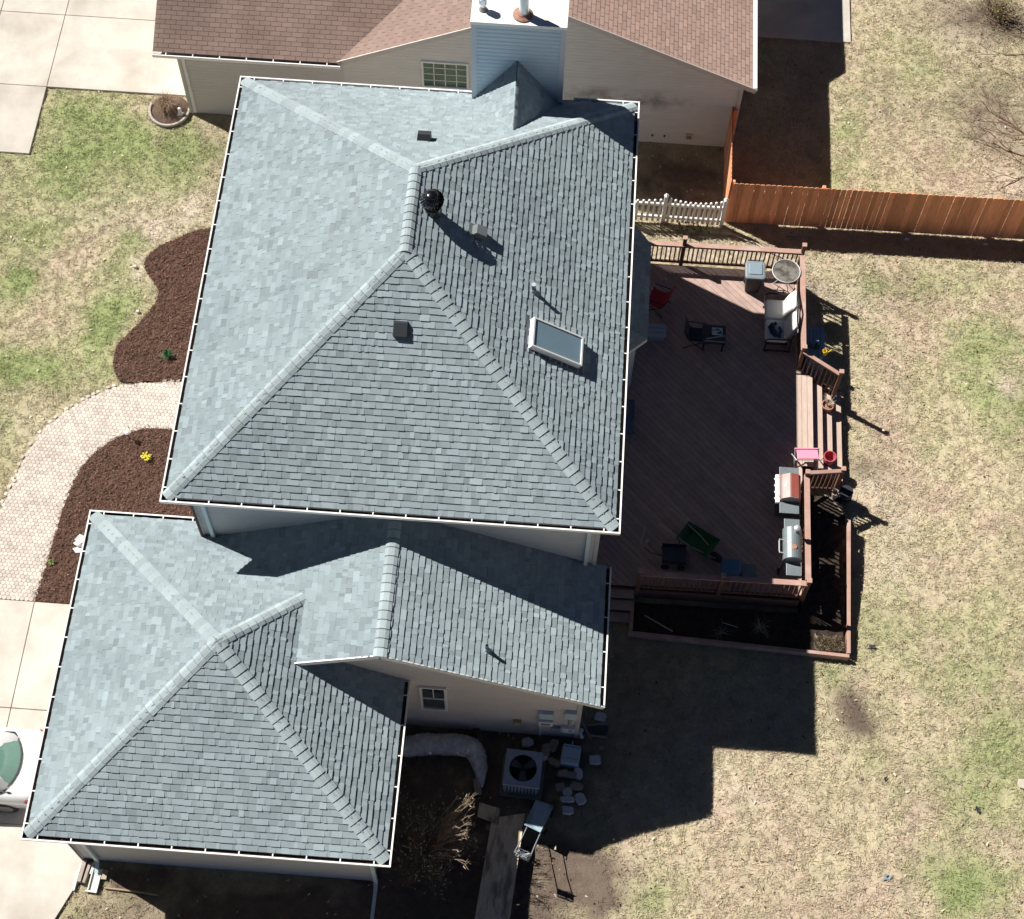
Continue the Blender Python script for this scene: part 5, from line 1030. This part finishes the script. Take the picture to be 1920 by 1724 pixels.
# wooden frame pieces
for i,(a,b,lb) in enumerate((((9.62,-2.30,.10),(9.90,-2.78,.06),'slanting timber of three by the corner of the gable wall'),((9.78,-2.42,.05),(10.28,-2.32,.05),'upper of the two parallel timbers by the corner of the gable wall'),((9.80,-2.66,.05),(10.27,-2.68,.05),'lower of the two parallel timbers by the corner of the gable wall'))):
    single(MB().bar(a,b,.045,.04),'timber',mat('old_timber',(.34,.29,.23),.8,.15),a,lb,'timber','loose timbers by the wall corner')
single(MB().box((10.04,-2.5,.035),(.46,.22,.012)),'wire_panel',mat('dark_wire_panel',(.06,.065,.07),.6,.5,30),(10.04,-2.5,0),'dark mesh panel lying between the two parallel timbers','panel')
single(MB().tube([(9.65,-2.55,.12),(9.62,-2.66,.14),(9.67,-2.76,.08)],.045,8),'white_elbow',WHITED,(9.65,-2.65,0),'white curved drain elbow at the foot of the gable wall corner','pipe elbow')
# lawn mower with pale cover panel
T=thing('lawn_mower',(8.76,-4.80,0),'push lawn mower with a pale blue cover plate and folded-out handle below the air conditioner','lawn mower',rz=R(-17))
rloft(MB(),[(.10,.46,.58,.08),(.26,.46,.58,.08),(.34,.36,.48,.08)]).build('mower_deck',BLACKM,T)
mb=MB(); mb.add([(-.24,-.32,.44),(.17,-.36,.46),(.24,.34,.44),(-.2,.33,.42),(-.24,-.32,.415),(.17,-.36,.435),(.24,.34,.415),(-.2,.33,.395)],[(0,1,2,3),(7,6,5,4),(0,4,5,1),(1,5,6,2),(2,6,7,3),(3,7,4,0)]); mb.build('cover_plate',mat('dented_pale_metal',(.36,.48,.56),.5,.2,5,col2=(.14,.2,.26),c2scale=4,c2lo=.5,c2hi=.7),T)
for sx in (-.25,.25):
    for sy in (-.25,.25): MB().tube([(sx-.03,sy,.10),(sx+.03,sy,.10)],.10,16).build('wheel',BLACKP,T)
for sx in (-.17,.17): MB().tube([(sx,-.25,.28),(sx*1.0,-.75,.62),(sx*1.1,-1.12,.92)],.013,6).build('handle',GALV,T)
MB().tube([(-.187,-1.12,.92),(-.187,-1.2,.95),(.187,-1.2,.95),(.187,-1.12,.92)],.014,6).build('grip',BLACKM,T); MB().box((0,-1.10,.90),(.36,.12,.05)).build('console',BLACKP,T)
mb=MB(); q=random.Random(4)
for i in range(9): mb.tube([(q.uniform(-.2,.2),-1.1+q.uniform(-.1,.1),.94),(q.uniform(-.2,.2),-1.1+q.uniform(-.1,.1),1.02),(q.uniform(-.2,.2),-1.1+q.uniform(-.1,.15),.93)],.007,4)
mb.build('control_cables',GALV,T)
# plywood walkway
T=thing('plywood_sheet',(7.85,-6.2,0),'long weathered plywood plank raised off the ground beside the bare bush','plank',world_build=True)
MB().add([(7.68,-4.84,.10),(8.44,-4.68,.12),(8.12,-8.9,-.05),(7.30,-8.9,-.07),(7.68,-4.84,.07),(8.44,-4.68,.09),(8.12,-8.9,-.08),(7.30,-8.9,-.10)],[(3,2,1,0),(4,5,6,7),(0,1,5,4),(1,2,6,5),(2,3,7,6),(3,0,4,7)]).build('board',WEATHER,T)
for y in (-5.0,-6.6,-8.3): MB().box((7.8,y,-.15),(.5,.09,.30)).build('support',mat('old_timber',(.34,.29,.23)),T)
single(MB().add([(7.36,-4.50,.13),(7.86,-4.62,.135),(7.84,-5.0,.13),(7.34,-4.84,.13),(7.36,-4.50,.11),(7.86,-4.62,.115),(7.84,-5.0,.11),(7.34,-4.84,.11)],[(3,2,1,0),(4,5,6,7),(0,1,5,4),(1,2,6,5),(2,3,7,6),(3,0,4,7)]),'board_offcut',WEATHER,(7.6,-4.65,0),'short weathered board piece lapping the upper end of the long plywood plank','board')
single(MB().box((7.28,-4.12,.08),(.16,.36,.16),rz=.2),'block',STONEB,(7.28,-4.12,0),'dark brown timber block between the silver roll and the plywood plank','block')
# bare bush
BARK=mat('twig_bark',(.24,.18,.13),.85,.2,10); TWIG=mat('pale_twig',(.62,.53,.42),.8,.15,10)
def branchy(mb,p,d,l,r_,depth,q,tips=None,spread=.55,up=.12,segs=3):
    pts=[Vector(p)]; rs=[r_]; dd=Vector(d).normalized()
    for i in range(segs):
        dd=(dd+Vector((q.gauss(0,.16),q.gauss(0,.16),q.gauss(0,.10)+up*.5))).normalized(); pts.append(pts[-1]+dd*l/segs); rs.append(r_*(1-.45*(i+1)/segs))
    mb.tube(pts,rs,4 if r_<.02 else 6,False,t=q.random())
    if depth<=0:
        if tips is not None: tips.append((pts[-1],dd))
        return
    for i in range(q.choice((2,3,3))):
        f=q.uniform(.35,1); j=min(int(f*segs),segs-1); b=pts[j].lerp(pts[j+1],f*segs-j)
        nd=(dd+Vector((q.gauss(0,spread),q.gauss(0,spread),q.gauss(0,spread*.6)+up))).normalized(); branchy(mb,b,nd,l*q.uniform(.55,.8),rs[j+1]*.75,depth-1,q,tips,spread,up,segs)
T=thing('bare_bush',(6.35,-5.75,0),'big leafless bush of tangled twigs between the garage and the plywood plank','bush',world_build=True)
mb=MB(); tips=[]; q=random.Random(21)
for i in range(64):
    a=q.uniform(0,6.28); el=q.uniform(.25,1.25); r0=q.uniform(0,.25); branchy(mb,(6.35+r0*math.cos(a),-5.75+r0*math.sin(a),-.1),(math.cos(a)*math.cos(el),math.sin(a)*math.cos(el),math.sin(el)),q.uniform(.5,.85),.013,3,q,tips,.5,.16)
for i in range(34):
    y_=q.uniform(-6.5,-4.7); e=Vector((q.uniform(6.85,7.25),y_,q.uniform(1.55,2.0))); b0=Vector((6.35+q.gauss(0,.12),-5.7+q.gauss(0,.12),-.1)); m1=b0.lerp(e,.5)+Vector((-.12,q.gauss(0,.05),.22)); mb.tube([b0,m1,e,e+Vector((q.uniform(.0,.10),q.gauss(0,.06),q.uniform(-.02,.12)))],[.013,.010,.007,.004],5,False)
    tips.append((e,Vector((.6,q.gauss(0,.6),.4)).normalized())); tips.append((e-Vector((.03,.02,.08)),Vector((.5,q.gauss(0,1),.2)).normalized()))
    for j in range(2): mb.tube([e-Vector((0,0,.12*j)),e+Vector((q.uniform(.02,.14),q.gauss(0,.09),q.uniform(-.05,.1)))],[.008,.005],4,False)
mb.build('branches',BARK,T)
mb=MB()
for p,d in tips:
    if q.random()<.3: mb.tube([p,p+d*.04,p+d*.08+Vector((q.gauss(0,.01),q.gauss(0,.01),0))],[.005,.007,.003],4,False)
mb.build('buds',TWIG,T,kind='stuff')
# blocks at the garage corner
def blk(loc,d,rz_,m,nm,lb,cat): o=MB().box((0,0,0),d).build(nm,m,None,off=(0,0,0),bevel=.01); o.location=loc; o.rotation_euler=(0,0,R(rz_)); o['label']=lb; o['category']=cat
T=thing('splash_block',(-1.24,-6.93,0),'white splash block under the downspout at the garage corner','splash block',rz=R(-4))
MB().box((0,0,.025),(.20,.52,.03)).build('tray_floor',mat('pale_splash',(.62,.66,.62),.7,.1,6),T)
for c,d in (((-.10,0,.05),(.025,.52,.07)),((.10,0,.05),(.025,.52,.07)),((-.02,-.27,.045),(.26,.04,.06))): MB().box(c,d).build('rim',mat('cream_splash',(.74,.74,.68),.7,.05),T)
blk((-1.56,-6.76,.08),(.10,.52,.14),-6,mat('grey_wood_block',(.40,.33,.29),.85,.2,6,bump=.3),'wood_block','grey-brown timber block at the edge of the driveway, left of the splash block','block')
blk((-1.45,-6.80,.06),(.07,.46,.10),-9,MATS['grey_wood_block'],'wood_block','narrow timber block standing second from the driveway edge','block')
blk((-1.66,-6.90,.03),(.05,.62,.06),-5,WHITED,'edging_strip','cream edging strip on the very edge of the driveway','strip')
blk((-1.36,-6.66,.05),(.035,.30,.05),-8,WHITED,'edging_strip','short white strip between the narrow timber block and the splash block','strip')
blk((-1.05,-6.80,.04),(.13,.22,.06),0,mat('tan_board',(.42,.36,.28),.8,.2),'board_offcut','small tan board right of the splash block','board')
single(MB().tube([(-1.0,-7.09,.02),(-.3,-7.12,.04),(.25,-7.17,.02)],.022,6),'stick',mat('tan_stick',(.40,.30,.2),.8,.2),(-.4,-7.1,0),'long thin stick on the grass below the garage corner','stick')

# ================================================================== CAR
T=thing('parked_car',(-4.95,-4.62,0),'white sedan with green-tinted rear window parked on the driveway by the garage','car',world_build=True)
CARW=mat('white_car_paint',(.82,.82,.82),.25,0.0,coat=.8,spec=.5); cy_=-4.62
def ring(x,w,zb,zt,sh=.80,cr=.03):
    pts=[(w*.90,zb),(w*.98,zb+.12),(w,zb+.30),(w*.985,min(zt-.14,.72)),(w*.93,zt-.05),(w*sh,zt-.005),(w*.4,zt+cr*.8),(0,zt+cr)]
    full=pts+[(-a,b) for a,b in pts[-2::-1]]; return [(x,cy_+a,b) for a,b in full]
body=MB().loft([ring(-2.58,.55,.42,.70),ring(-2.63,.74,.30,.80),ring(-2.75,.84,.24,.90),ring(-3.0,.89,.20,.94),ring(-3.35,.90,.20,.965),ring(-4.0,.90,.20,.97),ring(-5.0,.90,.20,.96),ring(-5.9,.90,.20,.95),ring(-6.5,.89,.20,.88),ring(-7.0,.86,.22,.78),ring(-7.25,.76,.26,.66),ring(-7.33,.60,.34,.55)]).build('body',CARW,T,smooth=True,bevel=0)
def gh(x,w,z): return [(x,cy_+a,b) for a,b in ((w*1.0,.93),(w*.95,z-.10),(w*.85,z-.02),(w*.4,z+.02),(0,z+.025),(-w*.4,z+.02),(-w*.85,z-.02),(-w*.95,z-.10),(-w,.93))]
MB().loft([gh(-3.28,.70,.96),gh(-3.75,.74,1.24),gh(-4.05,.75,1.36),gh(-4.7,.76,1.40),gh(-5.2,.75,1.38),gh(-5.7,.74,1.18),gh(-6.1,.72,.96)]).build('greenhouse',CARW,T,smooth=True)
CG=mat('green_tinted_glass',(.16,.30,.25),.08,.05,spec=.8); mb=MB()
n=12; rw=[]
for i in range(n+1):
    f=-1+2*i/n; yb=cy_+f*.72; xb=-3.20-.30*abs(f)**2.2; yt=cy_+f*.60; xt=-3.90-.10*f*f
    rw.append(((xb,yb,1.005-.03*f*f+.0),(xt,yt,1.345-.03*f*f)))
for i in range(n): a,b=rw[i],rw[i+1]; mb.add([a[0],b[0],b[1],a[1]],[(0,1,2,3)])
gl=mb.build('rear_window',CG,T,smooth=True)
mb=MB(); mb.tube([r_[0] for r_ in rw],.022,6); mb.tube([r_[1] for r_ in rw],.018,6); mb.tube([rw[0][0],rw[0][1]],.02,6); mb.tube([rw[-1][0],rw[-1][1]],.02,6); mb.build('window_seal',BLACKP,gl)
for s_ in (-1,1): MB().add([(-3.72,cy_+s_*.765,.99),(-5.9,cy_+s_*.765,.98),(-5.3,cy_+s_*.70,1.30),(-4.05,cy_+s_*.70,1.30)],[(0,1,2,3)]).build('side_window',CG,T)
MB().add([(-6.12,cy_-.66,1.0),(-6.12,cy_+.66,1.0),(-5.3,cy_+.60,1.37),(-5.3,cy_-.60,1.37)],[(0,1,2,3)]).build('windscreen',CG,T)
for s_ in (-1,1):
    mb=MB(); mb.add([(-2.98,cy_+s_*.885,.86),(-2.66,cy_+s_*.78,.86),(-2.62,cy_+s_*.72,.62),(-2.80,cy_+s_*.88,.62),(-2.72,cy_+s_*.60,.885)],[(0,1,2,3),(0,4,1)]); mb.build('tail_light',mat('red_tail_light',(.38,.02,.03),.2,.05,spec=.7),T)
MB().box((-2.66,cy_,.42),(.14,1.62,.20)).build('bumper',CARW,T,bevel=.05)
MB().tube([(-3.30,cy_-.70,.975),(-3.38,cy_-.70,.99)],.02,10).build('antenna_base',BLACKP,T)
TIRE=mat('tyre_rubber',(.03,.03,.03),.85,.1); RIM=mat('alloy_rim',(.55,.55,.56),.3,.05,metal=.8)
for x in (-3.55,-6.35):
    for s_ in (-1,1):
        w_=MB().tube([(x,cy_+s_*.70,.32),(x,cy_+s_*.91,.32)],.32,24).build('wheel',TIRE,T,bevel=.03); MB().tube([(x,cy_+s_*.80,.32),(x,cy_+s_*.925,.32)],.20,20).build('rim',RIM,w_)

# ================================================================== FRONT GARDEN
T=thing('daffodil_clump',(-1.93,6.97,.05),'small dark green leafy plant in the upper mulch bed','plant',world_build=True); mb=MB(); q=random.Random(1)
def leaves(mb,c,n,l,w,h,q,droop=.5):
    for i in range(n):
        a=q.uniform(0,6.28); L_=q.uniform(.5,1)*l; c=Vector(c); m_=c+Vector((math.cos(a)*L_*.5,math.sin(a)*L_*.5,h*q.uniform(.6,1))); e=c+Vector((math.cos(a)*L_,math.sin(a)*L_,h*q.uniform(0,.8))); s_=Vector((-math.sin(a),math.cos(a),0))*w
        mb.add([c-s_*.4,c+s_*.4,m_+s_,e,m_-s_],[(0,1,2,4),(4,2,3)],q.random())
leaves(mb,(-1.93,7.0,.05),46,.22,.012,.20,q); mb.build('leaves',mat('dark_green_leaf',(.06,.17,.07),.6,.2,tint=.4),T)
T=thing('flowering_plant',(-1.93,3.91,.05),'yellow-green flowering plant in the lower mulch bed','plant',world_build=True); mb=MB(); leaves(mb,(-1.93,3.91,.05),50,.15,.022,.12,q); mb.build('leaves',mat('lime_leaf',(.35,.36,.05),.6,.2,tint=.4),T)
mb=MB()
for i in range(26): a=q.uniform(0,6.28); r_=q.uniform(0,.14); c=(-1.93+r_*math.cos(a),3.91+r_*math.sin(a),.15+q.uniform(0,.05)); mb.lathe(c,[(.0,-.01),(.022,0),(.0,.012)],6)
mb.build('blossoms',mat('yellow_blossom',(.80,.66,.06),.6,.1),T)
T=thing('small_plant',(-3.79,.80,.05),'small pale green sprout at the narrow end of the lower mulch bed','plant',world_build=True); mb=MB(); leaves(mb,(-3.79,.8,.05),30,.13,.012,.09,q); mb.build('leaves',mat('pale_green_leaf',(.25,.30,.10),.6,.2,tint=.4),T)
T=thing('path_light',(-2.50,4.46,.04),'small solar path light with pale round top at the inner curve of the path','garden light')
MB().lathe((0,0,0),[(.012,0),(.012,.26)],8).build('stake',BLACKM,T); MB().lathe((0,0,.26),[(.045,0),(.06,.02),(.075,.06),(.04,.09),(0,.095)],16).build('lamp_head',mat('pale_lamp',(.72,.68,.64),.4,.05),T)
T=thing('garden_ornament',(-3.15,1.25,.05),'white bird-shaped garden ornament beside the garage gutter in the mulch','ornament')
mb=MB(); mb.loft([[(x*.09+ox,y*.05,z) for x,y in ((1,0),(.5,.87),(-.5,.87),(-1,0),(-.5,-.87),(.5,-.87))] for z,ox in ((.0,0),(.16,.0),(.30,-.04))]); mb.build('body',WHITED,T)
for s_ in (-1,1): MB().add([(0,s_*.03,.16),(.20,s_*.20,.24),(-.02,s_*.26,.30),(-.14,s_*.12,.24)],[(0,1,2,3)]).build('wing',WHITED,T)
for i,(x,y,lb) in enumerate(((-3.32,9.80,'round white stone at the tip of the upper mulch bed'),(-5.22,3.0,'pale stone at the outer edge of the paver path'),(-2.98,8.35,'small pale stone in the inner waist of the upper mulch bed'))):
    o=rock((0,0,0),(.11,.09,.06),60+i).build('stone',mat('white_stone',(.66,.62,.54),.85,.1),None,off=(0,0,0),bevel=.01); o.location=(x,y,0); o['label']=lb; o['category']='stone'
# neighbour's ringed planting
T=thing('planter_ring',(-3.25,15.32,0),'low grey stone ring edging around the dead grass clump by the beige house corner','edging',world_build=True)
for i in range(17):
    a=R(170+i*12); r_=.60; MB().box((-3.28+r_*math.cos(a)*.95,15.30+r_*math.sin(a),.045),(.13,.07,.09),rz=a+R(90)).build('edging_block',mat('edging_stone',(.44,.40,.36),.9,.15,8),T,bevel=.012)
MB().lathe((-3.28,15.30,.0),[(.57,.0),(.5,.04),(0,.06)],24).build('soil',mat('planter_soil',(.12,.08,.06),.95,.3,10,bump=.8),T)
T=thing('ornamental_grass',(-3.35,15.32,.05),'dead brown ornamental grass clump inside the stone ring','plant',world_build=True); mb=MB(); grasstuft(mb,(-3.35,15.32,.05),300,.48,.5,77); mb.build('blades',mat('dead_brown_grass',(.36,.26,.18),.9,.3,10,tint=.5),T)
T=thing('garden_statue',(-2.93,15.15,.05),'small white garden statue inside the stone ring beside the dead grass','statue'); MB().lathe((0,0,0),[(.06,0),(.05,.1),(.035,.16),(.05,.2),(.04,.26),(0,.28)],12).build('figure',WHITED,T); MB().box((0,0,-.02),(.16,.14,.04)).build('base',mat('edging_stone',(.44,.40,.36)),T)

# ================================================================== BACK YARD
T=thing('bare_tree',(22.0,14.6,0),'leafless tree whose thin branches reach in from the right edge above the cedar fence','tree',world_build=True)
TB_=mat('tree_bark',(.20,.125,.09),.9,.25,12); MB().tube([(22.0,14.6,-.05),(21.95,14.65,1.2),(21.9,14.6,2.6)],[.13,.11,.08],10).build('trunk',TB_,T)
mb=MB(); q=random.Random(44)
for p,d,l,r_ in (((21.95,14.6,1.1),(-1,-.05,.12),1.7,.035),((21.93,14.6,1.6),(-1,.35,.25),1.7,.03),((21.93,14.6,2.0),(-.8,.9,.35),1.8,.03),((21.9,14.6,2.4),(-.9,-.5,.3),1.6,.03),((21.9,14.6,2.6),(.3,.4,1),1.5,.04),((21.9,14.6,2.5),(.9,-.2,.6),1.5,.03),((21.95,14.6,1.3),(-.9,.7,.05),1.8,.03),((21.95,14.6,1.0),(-1,-.35,.0),1.6,.028)):
    branchy(mb,p,d,l*1.1,r_*.9,4,q,None,.38,.03,4)
mb.build('crown',TB_,T)
T=thing('bare_tree',(22.3,18.6,0),'leafless sapling with long arching branches at the upper right edge','tree',world_build=True)
MB().tube([(22.3,18.6,-.05),(22.25,18.6,1.6)],[.09,.05],8).build('trunk',TB_,T); mb=MB(); q=random.Random(46)
for d in ((-1,-.2,.3),(-.8,-.9,.2),(-.9,.6,.3),(-.3,.3,1),(.5,-.4,.8)): branchy(mb,(22.25,18.6,1.1),d,1.7,.026,3,q,None,.35,.03,4)
mb.build('crown',TB_,T)
T=thing('shrub',(21.1,20.95,0),'olive-brown scrubby bush in the top right corner of the yard','bush',world_build=True); mb=MB(); q=random.Random(48)
for i in range(26): a=q.uniform(0,6.28); branchy(mb,(21.1+q.gauss(0,.15),20.95+q.gauss(0,.12),0),(math.cos(a),math.sin(a),q.uniform(.3,1.2)),.5,.012,2,q,None,.5,.1)
mb.build('branches',TB_,T); mb=MB()
for i in range(900): a=q.uniform(0,6.28); r_=abs(q.gauss(0,.38)); c=Vector((21.1+r_*1.3*math.cos(a),20.95+r_*math.sin(a),q.uniform(.05,.6))); d=Vector((q.gauss(0,1),q.gauss(0,1),q.gauss(0,.5))).normalized()*.035; e=d.cross(Vector((q.random(),q.random(),1))).normalized()*.018; mb.add([c-d,c+e,c+d,c-e],[(0,1,2,3)],q.random())
mb.build('leaves',mat('olive_leaf',(.20,.17,.07),.8,.2,tint=.6),T)
single(rock((0,0,0),(.34,.30,.04),88),'flat_stone',mat('pale_flat_stone',(.55,.47,.40),.9,.1),(0,0,0),'flat pale stone in the grass at the far right edge','stone').location=(20.15,-3.06,0)
for i,(x,y,m_,lb,sc_) in enumerate(((16.66,.10,BLACKP,'black plastic scrap on the lawn right of the raised bed corner',.1),(19.01,-3.76,BLACKP,'small black scrap in the green grass at lower right',.09),(16.86,-5.51,mat('dull_blue',(.25,.32,.38),.6,.1),'dull blue scrap on the lawn near the bottom edge',.08),(16.9,-3.2,BLACKP,'tiny black leaf-like scrap in the straw grass at lower right',.06))):
    mb=MB(); q=random.Random(70+i)
    for j in range(4): a=q.uniform(0,6.28); c=Vector((q.gauss(0,sc_*.4),q.gauss(0,sc_*.4),.02)); d=Vector((math.cos(a),math.sin(a),q.uniform(0,.5)))*sc_; e=Vector((-math.sin(a),math.cos(a),.2))*sc_*.35; mb.add([c-d,c+e,c+d,c-e],[(0,1,2,3)])
    single(mb,'plastic_scrap',m_,(0,0,0),lb,'litter').location=(x,y,0)
